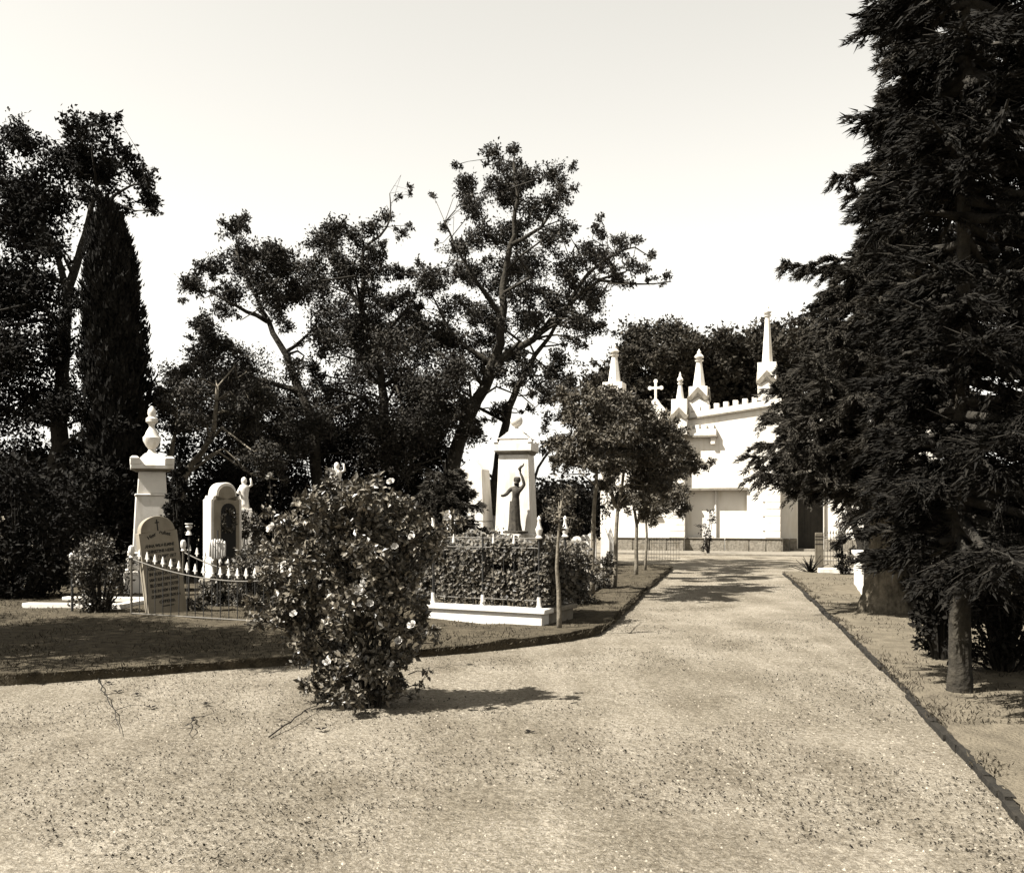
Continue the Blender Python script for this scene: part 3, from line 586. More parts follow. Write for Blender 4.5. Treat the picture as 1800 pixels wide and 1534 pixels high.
# --- the big rose bush
def rose_bush():
    b = gnd(640, 1238); root = thing('rose_bush', 'big white-flowering rose bush standing on the gravel in front', 'bush', b); Y0 = b.y; W = MB(); Lf = MB()
    cl = [(552, 895, 34), (600, 880, 34), (645, 872, 36), (690, 885, 34), (730, 905, 26), (505, 925, 34), (550, 945, 42), (600, 930, 44), (655, 925, 44), (710, 940, 40), (760, 925, 26), (785, 918, 16), (485, 965, 26), (530, 990, 42), (590, 985, 46),
          (650, 985, 46), (710, 990, 40), (750, 975, 24), (470, 1010, 22), (520, 1040, 42), (580, 1040, 46), (640, 1045, 46), (700, 1045, 40), (740, 1060, 22), (500, 1085, 34), (550, 1095, 42), (610, 1100, 44), (670, 1100, 40), (715, 1110, 28), (740, 1110, 16),
          (530, 1140, 30), (575, 1150, 36), (630, 1155, 38), (680, 1155, 32), (720, 1150, 22), (560, 1195, 24), (605, 1205, 30), (655, 1205, 28), (700, 1195, 18), (450, 1060, 16), (455, 1090, 12), (765, 960, 14), (580, 850, 12), (625, 855, 14), (740, 1085, 14), (585, 1222, 22), (690, 1222, 18), (765, 1105, 10), (620, 1228, 24), (655, 1228, 24), (560, 1040, 40), (620, 1010, 44), (680, 1020, 40), (600, 1070, 40), (660, 1070, 40), (560, 970, 40), (640, 960, 40), (600, 1180, 34), (650, 1180, 34), (540, 1205, 16), (720, 1020, 24), (500, 1050, 24), (480, 1040, 16)]
    for px, py, rp in cl:
        dY = R.normal(0, .25)*(1-abs(px-630)/260); p = np.array(at(px, py, Y0+dY)-b); r = rp/F*Y0
        q = R.uniform(-.16, .16, 2); o = np.array([q[0], q[1], -.03]); m1 = o+np.array([p[0]*.25, p[1]*.2, p[2]*.5]); m2 = o*.2+np.array([p[0]*.75, p[1]*.75, p[2]*.92])
        W.tube([o, m1, m2, p], [.009, .008, .006, .004], 5, cap=False)
        n = int(700*(r/.2)**2)+20; clump_leaves(Lf, W, p, (r*1.05, r*1.15, r*.95), n, .053, .0025, max(6, int(12*r/.2)), up=.5, aspect=.58)
    for k in range(14):                                   # loose sprigs beyond the outline
        px, py = [(800, 925), (812, 915), (440, 1095), (430, 1080), (765, 1130), (750, 1180), (720, 1225), (520, 1170), (505, 1130), (585, 832), (470, 900), (745, 1205), (560, 1225), (455, 975)][k]
        p = np.array(at(px, py, Y0+R.normal(0, .15))-b); c = np.array([p[0]*.7, p[1]*.7, p[2]*.93]); W.tube([c, (c+p)/2+[0, 0, .02], p], [.005, .004, .002], 4, cap=False); clump_leaves(Lf, W, p, (.07, .07, .06), 26, .042, .002, 4, aspect=.55)
    W.build('stems', 'stem', root); Lf.build('foliage', 'leaf_rose', root)
    # blossoms: cupped whorls of petals
    def blossom(px, py, s, dY):
        B = MB(); c = np.array(at(px, py, Y0+dY)-b); ax = unit(np.array([R.normal(-.3, .4), -.8, .5+.3*R.random()])); u = unit(np.cross(ax, [0, 0, 1])); w = np.cross(u, ax)
        for ring, (k, op, ln) in enumerate(((6, 1.15, 1.0), (5, .75, .85), (4, .35, .6))):
            for i in range(k):
                a = 2*math.pi*(i+.35*ring)/k+R.normal(0, .12); d = unit((u*math.cos(a)+w*math.sin(a))*op+ax*.75); t = np.cross(d, ax); t = unit(t)
                L_ = s*ln*(.85+.3*R.random()); up = unit(np.cross(t, d))
                V = [c, c+d*L_*.45+t*L_*.34-up*.06*L_, c+d*L_*.9+t*L_*.3+up*.03*L_, c+d*L_*1.02+up*.10*L_, c+d*L_*.9-t*L_*.3+up*.03*L_, c+d*L_*.45-t*L_*.34-up*.06*L_]
                B.add(V, [[0, 1, 2, 3], [0, 3, 4, 5]])
        B.build('blossom', 'petal', root)
    for px, py, s in ((552, 877, .045), (688, 848, .05), (480, 930, .065), (786, 912, .055), (694, 962, .05), (632, 1040, .07), (640, 1030, .06), (516, 1080, .045), (650, 1062, .05), (726, 1100, .055), (700, 1128, .05),
                      (576, 1165, .05), (692, 1168, .045), (622, 852, .05), (500, 992, .04), (724, 945, .045)):
        blossom(px, py, s*.85, -.32-.1*R.random() if py > 900 else -.1)
    return root
rose_bush()
for k, (px, py, cam_y, lab) in enumerate(((586, 832, 9.5, 'tall white rose stem rising above the top of the rose bush'), (474, 838, 12.5, 'white rose on a long stem left of the rose bush'))):
    b = gnd(px+6, HY+CAMZ*F/cam_y); root = thing('tall_rose', lab, 'rose', b, group='tall rose stems'); p = at(px, py, cam_y)-b; W = MB(); W.tube([(0, 0, -.03), (p.x*.2+.02, 0, p.z*.5), tuple(p)], [.009, .007, .004], 5); W.build('stem', 'stem', root)
    Lf = MB(); n = 46; t = .35+.6*R.random(n); Lf.leaves(np.c_[p.x*t+R.normal(0, .05, n), R.normal(0, .05, n), p.z*t], rdir(n), rdir(n), .05, .028); Lf.build('leaves', 'leaf_rose', root)
    B = MB(); n = 22; B.leaves(np.tile(np.array(p), (n, 1))+R.normal(0, .012, (n, 3)), unit(rdir(n)+[0, 0, .8]), rdir(n), .06, .05, .4); B.build('blossom', 'petal', root)

# ------------------------------------------------------------------ chapel
CH_ROT = rad(-18); O = at(1205, 900, 39); O.z = 0
u_ = Vector((math.cos(CH_ROT), math.sin(CH_ROT), 0)); n_ = Vector((math.sin(CH_ROT), -math.cos(CH_ROT), 0))
def ch(px, out_=0.0):
    """wall coordinate u (metres along the front) seen at photo column px on the plane 'out_' metres in front of the wall"""
    t = (px-CX)/F; o = O+n_*out_; return (t*o.y-o.x)/(u_.x-t*u_.y)
def zat(u, out_, py): return CAMZ-(py-HY)/F*((O+n_*out_+u_*u).y)
chapel = thing('chapel', 'white plastered chapel with battlements, pointed pinnacles and a stone cross', 'chapel', O, CH_ROT)
U0, U1 = 0.0, ch(1371); UD0, UD1 = ch(1402, -1.1), ch(1447, -1.1); UR = 9.5; D = -7.0   # local x = u, local y = -outwards
def cbox(name, u0, u1, o0, o1, z0, z1, mat='plaster', par=None, bev=0):
    o = MB().box(u0, u1, -o1, -o0, z0, z1).build(name, mat, par or chapel)
    if bev: bevel(o, bev)
    return o
def zp(u): return 5.30+(u-0.1)*.125         # raking moulding line
def raked(name, u0, u1, o0, o1, f0, f1, mat='plaster', k=2):
    m = MB(); us = np.linspace(u0, u1, k)
    V = [[u, -o, f(u)] for o in (o1, o0) for f in (f0, f1) for u in us]
    m.add(V); i = np.arange(len(V)).reshape(2, 2, k)
    q = []
    for j in range(k-1):
        q += [[i[0, 0, j], i[0, 0, j+1], i[0, 1, j+1], i[0, 1, j]], [i[1, 0, j], i[1, 1, j], i[1, 1, j+1], i[1, 0, j+1]], [i[0, 1, j], i[0, 1, j+1], i[1, 1, j+1], i[1, 1, j]], [i[0, 0, j], i[1, 0, j], i[1, 0, j+1], i[0, 0, j+1]]]
    q += [[i[0, 0, 0], i[0, 1, 0], i[1, 1, 0], i[1, 0, 0]], [i[0, 0, -1], i[1, 0, -1], i[1, 1, -1], i[0, 1, -1]]]
    m.add(np.zeros((0, 3)), np.array(q)-m.n); m.n = len(V)
    m.q[-1] = np.array(q); return m.build(name, mat, chapel)
NZ0, NZ1 = .56, zat(ch(1205), 0, 858); UN1 = ch(1313)
# main front block: wall built round the shallow niche
cbox('wall', UN1, U1, -6.5, 0, .0, NZ1)
cbox('wall', U0-.4, UN1, -6.5, -.30, .0, NZ1)
raked('wall', U0-.4, U1, -6.5, 0, lambda u: NZ1, lambda u: zp(u))
cbox('lintel', U0-.05, UN1+.03, -.28, .10, NZ1-.10, NZ1+.005, 'stone_grey', bev=.01)
raked('cornice', U0-.3, U1+.1, -.4, .12, lambda u: zp(u)+.003, lambda u: zp(u)+.07, 'stone_grey')
raked('parapet', U0-.25, U1+.05, -.35, .06, lambda u: zp(u)+.073, lambda u: zp(u)+.30)
u = U0+.02; k = 0
while u < U1:
    f = zp(u+.1)+.303; cbox('merlon', u, u+.2, -.30, .06, f-.02, f+.2, bev=.012); u += .37
# side walls behind, door wing set back
cbox('wall', U1-.02, UD0, -7, -1.1, 0, 5.0); cbox('wall', UD1, UR, -7, -1.1, 0, 5.0); cbox('wall', UD0, UD1, -7, -1.1, 3.1, 5.0)
cbox('cornice', U1, UR+.1, -7.1, -1.0, 5.003, 5.12, 'stone_grey'); cbox('parapet', U1, UR, -1.4, -1.05, 5.123, 5.4)
door = cbox('door', UD0+.0, UD1-.0, -1.75, -1.6, .12, 3.1, 'door_wood')
for i in range(4):
    w = (UD1-UD0)/4; MB().box(UD0+w*i+.02, UD0+w*(i+1)-.02, 1.585, 1.6, .2, 2.95).build('board', 'door_wood', door)
MB().lathe([(.0, 0), (.03, .01), (.035, .03), (.0, .05)], 8, UD0+.2, 1.56).build('knob', 'iron', door).location = (0, 0, 1.15)
cbox('doorstep', UD0-.15, UD1+.15, -1.6, -.75, 0, .14, 'stone_grey', bev=.02)
pipe = MB().tube([(UD1+.06, 1.04, .1), (UD1+.06, 1.04, 4.9)], .035, 8).build('drainpipe', 'stone_grey', chapel)
MB().tube([(ch(1257), .22, .5), (ch(1257), .22, NZ1-.1)], .045, 8).build('drainpipe', 'white_paint', chapel)
# quoin blocks and plinth stones
def quoins(u0, u1, o, z0, z1, n):
    h = (z1-z0)/n
    for i in range(n):
        e = .10 if i % 2 else 0
        cbox('quoin', u0-(e if u0 > 1 else 0), u1+(0 if u0 > 1 else 0), o, o+.035, z0+h*i+.008, z0+h*(i+1)-.008, 'plaster', bev=.012)
quoins(ch(1345), U1+.02, 0, .58, 2.85, 8)
PU0 = -3.45                                     # porch left side
PW = .24                                        # porch projection
up1 = ch(1203, PW); 
cbox('porch_wall', PU0, up1, -.1, PW, 0, 4.62)
quoins(up1-.62, up1+.02, PW, .58, 2.62, 8)
cbox('string_course', PU0-.05, up1+.06, -.05, PW+.07, 2.62, 2.70, 'stone_grey', bev=.01)
win = cbox('window', ch(1122, PW), ch(1160, PW), PW+.001, PW+.04, zat(-1.5, PW, 905), zat(-1.5, PW, 855), 'door_wood')
wz0, wz1 = zat(-1.5, PW, 905), zat(-1.5, PW, 855)
for i in range(11):
    z = wz0+.06+(wz1-wz0-.1)*i/11; MB().box(ch(1122, PW)+.05, ch(1160, PW)-.05, -PW-.06, -PW-.041, z, z+.055).build('slat', 'door_wood', win)
cbox('sill', ch(1120, PW), ch(1163, PW), PW, PW+.12, wz0-.09, wz0-.003, 'plaster', bev=.01)
for i, (a, b) in enumerate(((U0-.05, .75), (.765, 1.55), (1.565, 2.5), (2.515, 3.15), (3.165, U1+.06))):
    cbox('plinth_stone', a, b, -.02, .1, 0, .545, 'rubble', bev=.03)
for i, (a, b) in enumerate(((U1+.075, (U1+UD0)/2), ((U1+UD0)/2+.015, UD0-.02), (UD1+.03, UD1+1.1), (UD1+1.115, UD1+2.4), (UD1+2.415, UR))):
    cbox('plinth_stone', a, b, -1.12, -1.0, 0, .545, 'rubble', bev=.03)
cbox('plinth_stone', U1+.055, U1+.1, -1.0, .08, 0, .54, 'rubble')
for i in range(5):
    w = (up1-PU0)/5; cbox('plinth_stone', PU0+w*i+.008, PU0+w*(i+1)-.008, PW-.02, PW+.1, 0, .545, 'rubble', bev=.03)
cbox('plinth_cap', U0-.0, U1+.1, -.02, .14, .548, .575, 'stone_grey', bev=.01); cbox('plinth_cap', PU0-.05, up1+.08, PW-.02, PW+.14, .548, .575, 'stone_grey', bev=.01)
# porch battlement
zc = zat(up1, PW, 768); cbox('cornice', PU0-.12, up1+.16, -.1, PW+.13, 4.62, 4.70, 'stone_grey', bev=.015); cbox('parapet', PU0-.08, up1+.10, -.1, PW+.08, 4.703, 4.98)
v = .0
while v < PW-.2:
    cbox('merlon', up1-.14, up1+.10, v, v+.2, 4.983, 5.16, bev=.01); v += .36
cbox('wall_parapet', up1+.11, ch(1260), .003, .22, 4.66, 4.92, bev=.01); cbox('corbel', up1+.11, ch(1262), .003, .26, 4.58, 4.657, 'stone_grey', bev=.01); cbox('bracket', ch(1250), ch(1258), .003, .18, 4.30, 4.577, bev=.02)
u = up1+.14
while u < ch(1252): cbox('merlon', u, u+.16, .003, .22, 4.923, 5.08, bev=.01); u += .29
# stepped gable of the porch with its cross
ug = ch(1152, PW); gz0 = 4.983
gab = MB().prism([(ug-1.35, gz0), (ug+1.15, gz0), (ug+1.15, gz0+.22), (ug+.8, gz0+.30), (ug+.5, gz0+.52), (ug+.36, gz0+.82), (ug+.2, gz0+1.0), (ug+.09, gz0+1.18), (ug-.09, gz0+1.18), (ug-.2, gz0+1.0), (ug-.36, gz0+.82), (ug-.5, gz0+.52), (ug-.8, gz0+.30), (ug-1.35, gz0+.22)], -PW-.05, -PW+.25).build('gable', 'plaster', chapel); bevel(gab, .02)
gt = MB(); a_ = np.linspace(0, 2*math.pi, 15); gt.tube([(ug+.62+.11*math.cos(t), -PW-.06, gz0+.52+.11*math.sin(t)) for t in a_], .03, 6); gt.build('scroll', 'stone_grey', gab)
cz = gz0+1.18
C_ = MB(); C_.box(ug-.045, ug+.045, -PW+.04, -PW+.13, cz-.02, cz+.72)
C_.box(ug-.2, ug+.2, -PW+.045, -PW+.125, cz+.42, cz+.51)
for a, b in ((-.23, .465), (.23, .465), (0, .74)):
    C_.prism([(ug+a+.085*math.cos(t), cz+b+.085*math.sin(t)) for t in np.linspace(0, 2*math.pi, 13)[:-1]], -PW+.05, -PW+.12)
bevel(C_.build('cross', 'plaster', gab), .008)

def pinnacle(u, o, z0, pw, ph, ch_, cr, seg=8):
    """square pier with a gablet on every face, tapering octagonal spire, ringed finial"""
    p = MB(); p.box(u-pw/2, u+pw/2, -o-pw/2, -o+pw/2, z0, z0+ph); pin = bevel(p.build('pinnacle', 'plaster', chapel), .012)
    gb = MB(); hw = pw/2; gh = pw*.62
    for i in range(4):
        M = Matrix.Translation((u, -o, z0+ph*.42))@Matrix.Rotation(i*math.pi/2, 4, 'Z')
        m = MB().prism([(-hw-.03, .06), (-hw*.75, 0), (0, gh*.75), (hw*.75, 0), (hw+.03, .06), (hw+.03, .13), (0, gh+.11), (-hw-.03, .13)], -hw-.05, -hw-.003)
        vv = xf(np.concatenate(m.v), M); gb.add(vv, np.concatenate(m.q), np.concatenate(m.t))
    gb.build('gablet', 'stone_grey', pin)
    zt = z0+ph+.002; MB().lathe([(cr, zt), (cr*.42, zt+ch_)], seg, u, -o).build('spire', 'plaster', pin)
    zf = zt+ch_+.002; r = cr*.42
    MB().lathe([(r*1.5, zf), (r*1.6, zf+.05), (r*1.1, zf+.06), (r*1.0, zf+.11), (r*1.55, zf+.13), (r*1.75, zf+.19), (r*1.3, zf+.25), (r*.7, zf+.31), (r*.75, zf+.37), (r*.3, zf+.45), (.01, zf+.50)], 12, u, -o).build('finial', 'plaster', pin)
    MB().lathe([(r*1.7, zf+.052), (r*1.7, zf+.058)], 12, u, -o).build('ring', 'stone_grey', pin)
    return pin
pinnacle(ch(1077, PW), PW-.35, 4.985, .82, 1.95, 1.12, .27)
pinnacle(ch(1195, PW), PW-.1, 4.70, .62, 1.42, .62, .17)
pinnacle(ch(1229, -.35), -.35, zp(ch(1229, -.35))+.3, .74, 1.0, 1.05, .26)
pinnacle(ch(1349, -.3), -.3, zp(ch(1349, -.3))+.3, .72, 1.5, 1.85, .22)
# kerbed pavement along the chapel foot
pv = MB().box(-4.6, UR, -2.9, 0.5, -.05, .06, Matrix.Translation(O)@Matrix.Rotation(CH_ROT, 4, 'Z')).build('chapel_pavement', 'stone_grey'); tag(pv, 'low stone pavement along the foot of the chapel', kind='structure')
shrub('wall_shrub', 'sparse climbing shrub against the chapel niche beside the white drainpipe', 1245, 975, .62, 1.9, .3, 620, .07, 'leaf_dark', taper=.5)
# iron railings either side of the chapel
def railing(name, label, a, b, h, mat, n, group=None, r=.012, spear=True, sag=None, rails=(.12, .82), head=None):
    """a, b ground points; every bar and spearhead its own part"""
    d = (b-a); L_ = d.length; root = thing(name, label, 'fence', a, math.atan2(d.y, d.x), group)
    top = (lambda s: h*(1-(sag or 0)*(1-((2*s/L_)-1)**2)))
    for f in rails:
        k = 14 if sag else 2; MB().tube([(L_*i/(k-1), 0, (top(L_*i/(k-1)) if f > .5 else h)*f) for i in range(k)], r*1.1, 6).build('rail', mat, root)
    bar = None
    for i in range(n):
        s = L_*(i+.5)/n; z = top(s)
        o = MB().tube([(s, 0, 0.0), (s, 0, z*.93)], r*.75, 5).build('bar', mat, root)
        if spear:
            hd = MB(); q = .028 if not head else head
            hd.frustum(0, .004, .004, q*1.1, q*.75, q*.3); hd.frustum(q*1.1, q*1.05, q*.3, q*1.7, q*.95, q*.3); hd.frustum(q*1.7, q*.62, q*.35, q*2.9, q*.5, q*.3); hd.frustum(q*2.9, q*.5, q*.3, q*4.4, .003, .003)
            hd.build('spearhead', 'white_paint' if head else mat, o, loc=(s, 0, z*.93-.01))
    return root
railing('iron_railing', 'iron railing in front of the white wall right of the chapel door', gnd(1447, 991), gnd(1530, 994), 1.0, 'iron_pale', 16)
railing('iron_railing', 'low iron railing in front of the chapel porch behind the slim trees', gnd(1128, 984), gnd(1196, 985), .7, 'iron_pale', 14, r=.008)

# ------------------------------------------------------------------ monuments
def local_mesh(root): return lambda mb, name, mat, bev=0: (bevel(mb.build(name, mat, root), bev) if bev else mb.build(name, mat, root))
# tall pedestal with the statue in front
pb = gnd(908, 1021); pb.z = .06; ped = thing('pedestal_monument', 'tall white tapering pedestal with moulded cap and ball on top', 'monument', pb, rad(-13)); lm = local_mesh(ped)
s_ = pb.y/F
lm(MB().box(-.62, .62, -.6, .6, -.1, .5).box(-.54, .54, -.52, .52, .5, .86), 'base', 'marble', .02)
lm(MB().box(-.50, .50, -.48, .48, .862, 1.05), 'plinth', 'marble', .02)
zt = CAMZ+(900-800)*s_-.06; lm(MB().frustum(1.05, .42, .40, zt, .345, .33), 'shaft', 'marble', .01)
lm(MB().frustum(zt, .36, .345, zt+.06, .40, .385).frustum(zt+.06, .43, .41, zt+.075, .43, .41), 'moulding', 'stone_grey')
lm(MB().frustum(zt+.077, .44, .42, zt+.27, .44, .42), 'cap', 'marble', .012)
for sx in (-1, 1):
    for sy in (-1, 1): lm(MB().frustum(zt+.27, .06, .06, zt+.36, .02, .02, sx*.40, sy*.38), 'corner_ear', 'marble', .01)
lm(MB().frustum(zt+.27, .34, .33, zt+.36, .33, .32).frustum(zt+.36, .36, .34, zt+.38, .36, .34).frustum(zt+.38, .33, .31, zt+.50, .20, .19).frustum(zt+.50, .21, .2, zt+.515, .21, .2).frustum(zt+.515, .19, .18, zt+.62, .05, .05), 'roof', 'marble', .006)
ball = [(.05, 0), (.045, .03)]+[(.145*math.sin(a), .03+.145*(1-math.cos(a))) for a in np.linspace(.3, math.pi-.02, 10)]
lm(MB().lathe([(r, zt+.62+z) for r, z in ball], 20), 'ball', 'marble')
# statue: draped woman, right arm raised, stepping in front of the shaft
sb = pb+Vector((-.03, -.68, 1.065-.0)); 
def statue():
    root = thing('statue', 'statue of a draped woman raising one arm before the white pedestal, shadow painted into its colour', 'statue', sb, rad(-13))
    root.scale = (.8, .8, .8); me = bpy.data.meshes.new('figure')
    J = [((0, 0, .78), .135, .12), ((.01, 0, .92), .12, .1), ((.02, 0, 1.07), .16, .115), ((.03, 0, 1.19), .115, .09), ((.035, -.01, 1.26), .05, .05), ((.05, -.03, 1.34), .07, .08), ((.055, -.035, 1.43), .075, .085), ((.05, -.03, 1.49), .045, .05),
         ((0, 0, .6), .13, .12), ((-.02, 0, .35), .13, .12), ((-.03, 0, .12), .14, .13), ((-.03, 0, .02), .15, .14),
         ((-.14, -.01, 1.17), .065, .065), ((-.25, -.06, 1.02), .055, .055), ((-.33, -.16, .98), .04, .04), ((-.38, -.2, 1.0), .03, .035),
         ((.17, -.01, 1.18), .065, .065), ((.27, -.05, 1.30), .05, .05), ((.22, -.08, 1.50), .04, .04), ((.16, -.09, 1.63), .03, .03), ((.17, -.09, 1.70), .022, .022)]
    E = [(0, 1), (1, 2), (2, 3), (3, 4), (4, 5), (5, 6), (6, 7), (0, 8), (8, 9), (9, 10), (10, 11), (3, 12), (12, 13), (13, 14), (14, 15), (3, 16), (16, 17), (17, 18), (18, 19), (19, 20)]
    me.from_pydata([j[0] for j in J], E, []); me.materials.append(MATS['statue_shadow']); o = bpy.data.objects.new('figure', me); COL.objects.link(o); o.parent = root
    sk = o.modifiers.new('skin', 'SKIN'); sl = me.skin_vertices[0].data
    for i, j in enumerate(J): sl[i].radius = (j[1], j[2]); sl[i].use_root = (i == 0)
    sd = o.modifiers.new('sub', 'SUBSURF'); sd.levels = 2; sd.render_levels = 2
    # mantle folds hanging from the waist to the ground
    dr = MB(); seg = 34
    prof = [(.135, .84), (.15, .62), (.155, .4), (.17, .18), (.2, .0)]; V = []
    for r, z in prof:
        for i in range(seg):
            a = 2*math.pi*i/seg; rr = r*(1+.09*(1-z/.85)*math.sin(a*9+z*3)+.035*math.sin(a*17)); V.append([-.02+rr*math.cos(a), rr*.9*math.sin(a), z])
    q = [[j*seg+(i+1) % seg, j*seg+i, (j+1)*seg+i, (j+1)*seg+(i+1) % seg] for j in range(4) for i in range(seg)]; dr.add(V, q).build('drapery', 'statue_shadow', root, smooth=True)
    hr = MB().lathe([(.02, 1.52), (.075, 1.515), (.1, 1.46), (.098, 1.40), (.07, 1.36), (.02, 1.35)], 14, .055, -.012).build('hair', 'statue_shadow', root, smooth=True)
    wr = MB(); wr.tube([(.17, -.09, 1.66), (.14, -.09, 1.74), (.19, -.09, 1.80), (.25, -.09, 1.84), (.27, -.09, 1.90)], [.03, .05, .04, .025, .01], 7); wr.build('torch', 'statue_shadow', root, smooth=True)
    MB().lathe([(.36, -.065), (.36, -.01), (.33, .0)], 8).build('foot_block', 'statue_shadow', root)
sb.z = .06+1.05+.07
MB_led = lm(MB().box(-.40, .30, -1.05, -.481, -.05, 1.05), 'statue_block', 'marble', .015)
statue()

# obelisk with moulded base
ob = gnd(832, 1020); ob.z = .06; obl = thing('obelisk', 'pale stone obelisk with hipped top, half hidden by the dark pine shrub', 'monument', ob, rad(-16)); lm = local_mesh(obl); so = ob.y/F
z0 = CAMZ-.06-(935-900)*so; z1 = CAMZ-.06+(900-905)*so; zt = CAMZ-.06+(900-826)*so
lm(MB().box(-.5, .5, -.5, .5, -.1, z0-.22), 'base', 'stone_grey', .02); lm(MB().box(-.44, .44, -.44, .44, z0-.22, z0-.02), 'step', 'marble', .03); lm(MB().frustum(z0-.02, .40, .40, z1-.14, .36, .36), 'foot', 'marble', .03)
lm(MB().frustum(z1-.14, .37, .37, zt, .30, .30).frustum(zt, .30, .30, zt+.26, .02, .02), 'shaft', 'marble', .008)
for sx in (-.25, .25): lm(MB().lathe([(.05, -.0), (.05, .03), (.03, .05)], 10), 'boss', 'iron').location = (sx, -.385, z0+.05)
# far small obelisk between the two
fo = gnd(868, 993); fo.z = 0; far_o = thing('obelisk', 'small distant obelisk seen between obelisk and pedestal', 'monument', fo, rad(-13)); lm = local_mesh(far_o)
lm(MB().box(-.4, .4, -.4, .4, 0, .9), 'base', 'marble', .02); lm(MB().frustum(.9, .26, .26, 2.0, .16, .16).frustum(2.0, .16, .16, 2.35, .01, .01), 'shaft', 'marble', .01)
# pine-like dark shrub in front of the obelisk
brs = []
for i in range(95):
    h = .25+2.2*(i/95)**.9; brs.append((h, R.uniform(0, 360), (1.05*(1-(h/2.8)**1.5)+.15)*(.7+.4*R.random()), R.uniform(.05, .5)))
conifer('pine_shrub', 'feathery dark pine shrub in front of the obelisk', gnd(775, 1030), 2.75, .1, brs, .09, 900, .06, leaf='leaf_conifer', bark='bark_dark')

# pillar monument with urn at the left
pl = gnd(267, 1048); pl.z = .06; pil = thing('pillar_monument', 'white square pillar with flared cap and urn under the cypress', 'monument', pl, rad(22)); lm = local_mesh(pil); sp = pl.y/F
zz = lambda py: CAMZ-.06-(py-900)*sp
lm(MB().box(-.5, .5, -.5, .5, -.1, .45).box(-.43, .43, -.43, .43, .45, .8), 'base', 'marble', .02); lm(MB().frustum(.8, .34, .34, zz(872), .29, .29).frustum(zz(872), .305, .305, zz(868), .305, .305), 'lower_shaft', 'marble', .015)
lm(MB().frustum(zz(868), .26, .26, zz(829), .235, .235), 'upper_shaft', 'marble', .015)
lm(MB().frustum(zz(829), .28, .28, zz(825), .36, .36), 'moulding', 'stone_grey'); lm(MB().frustum(zz(825), .38, .38, zz(818), .38, .38).frustum(zz(818), .34, .34, zz(797), .12, .12), 'cap', 'marble', .01)
for sx in (-1, 1):
    for sy in (-1, 1): lm(MB().frustum(zz(818), .085, .085, zz(807), .09, .09, sx*.30, sy*.30).frustum(zz(807), .09, .09, zz(803), .04, .04, sx*.31, sy*.31), 'corner_ear', 'marble', .01)
zu = zz(797); lm(MB().lathe([(.10, zu), (.07, zu+.05), (.06, zu+.08), (.11, zu+.14), (.16, zu+.24), (.165, zu+.30), (.13, zu+.34), (.10, zu+.42), (.05, zu+.50), (.06, zu+.56), (.11, zu+.60), (.11, zu+.66), (.06, zu+.70), (.08, zu+.76), (.07, zu+.83), (.02, zu+.9)], 18), 'urn', 'marble')

# headstones
def arch_outline(w, h, kind):
    if kind == 'shoulder':      # round head on small shoulders
        r = w/2-.03; pts = [(-w/2, 0), (w/2, 0), (w/2, h-r*.92), (w/2-.03, h-r*.92)]
        pts += [(r*math.cos(a), h-r*.9+r*.9*math.sin(a)) for a in np.linspace(.05, math.pi-.05, 17)]
        return pts+[(-w/2+.03, h-r*.92), (-w/2, h-r*.92)]
    if kind == 'bell':          # round head flowing into wide shoulders
        hr = w*.33; zc = h-hr; sh = h-hr*1.62
        pts = [(-w/2, 0), (w/2, 0), (w/2, sh-.0), (w/2-.03, sh+.02), (hr+.05, sh+.08), (hr+.015, zc-.10)]
        pts += [(hr*math.cos(a), zc+hr*math.sin(a)) for a in np.linspace(0, math.pi, 15)]
        return pts+[(-hr-.015, zc-.10), (-hr-.05, sh+.08), (-w/2+.03, sh+.02), (-w/2, sh)]
    if kind == 'round':
        r = w/2; return [(-r, 0), (r, 0)]+[(r*math.cos(a), h-r+r*math.sin(a)) for a in np.linspace(0, math.pi, 11)]
    if kind == 'point':
        return [(-w/2, 0), (w/2, 0), (w/2, h*.72), (0, h), (-w/2, h*.72)]
def text_mesh(s, size, mat, parent, loc, tilt=0.0, width=None):
    cu = bpy.data.curves.new('inscription', 'FONT'); cu.body = s; cu.size = size; cu.align_x = 'CENTER'; cu.extrude = .0025; cu.offset = .0018; cu.resolution_u = 3
    tmp = bpy.data.objects.new('tmp', cu); COL.objects.link(tmp); bpy.context.view_layer.update()
    me = bpy.data.meshes.new_from_object(tmp.evaluated_get(bpy.context.evaluated_depsgraph_get())); bpy.data.objects.remove(tmp)
    me.materials.clear(); me.materials.append(MATS[mat]); me.name = 'inscription'
    o = bpy.data.objects.new('inscription', me); COL.objects.link(o); o.parent = parent; o.location = loc; o.rotation_euler = (math.pi/2, -tilt, 0)
    if width:
        xs = [v.co.x for v in me.vertices]; w = max(xs)-min(xs); o.scale = (width/w, 1, 1)
    return o
gb = gnd(294, 1089); gb.z = .03
gs = thing('gravestone', 'leaning grey gravestone with dark inscription and engraved cross behind the fence', 'gravestone', gb, rad(37)); gs.rotation_euler = (rad(-4), rad(-6), rad(37))
hh = 1.52; ww = .56
slab = bevel(MB().prism(arch_outline(ww, hh, 'shoulder'), -.09, .09).build('slab', 'marble', gs), .012)
slab.data.materials.clear(); slab.data.materials.append(material('grave_face', .19, .85, .8, noise=(5, .85, 1.12), bump=(70, .3, .004), dark=((5, 5, 2), .25)))
cr = MB(); cr.box(-.008, .008, -.094, -.0905, hh-.22, hh-.05).box(-.032, .032, -.0945, -.0912, hh-.105, hh-.09); cr.build('engraved_cross', 'letter', slab)
text_mesh('Hier', .075, 'letter', slab, (-.09, -.0915, hh-.31), rad(24)); text_mesh('ruhet', .075, 'letter', slab, (.09, -.0915, hh-.285), rad(-18))
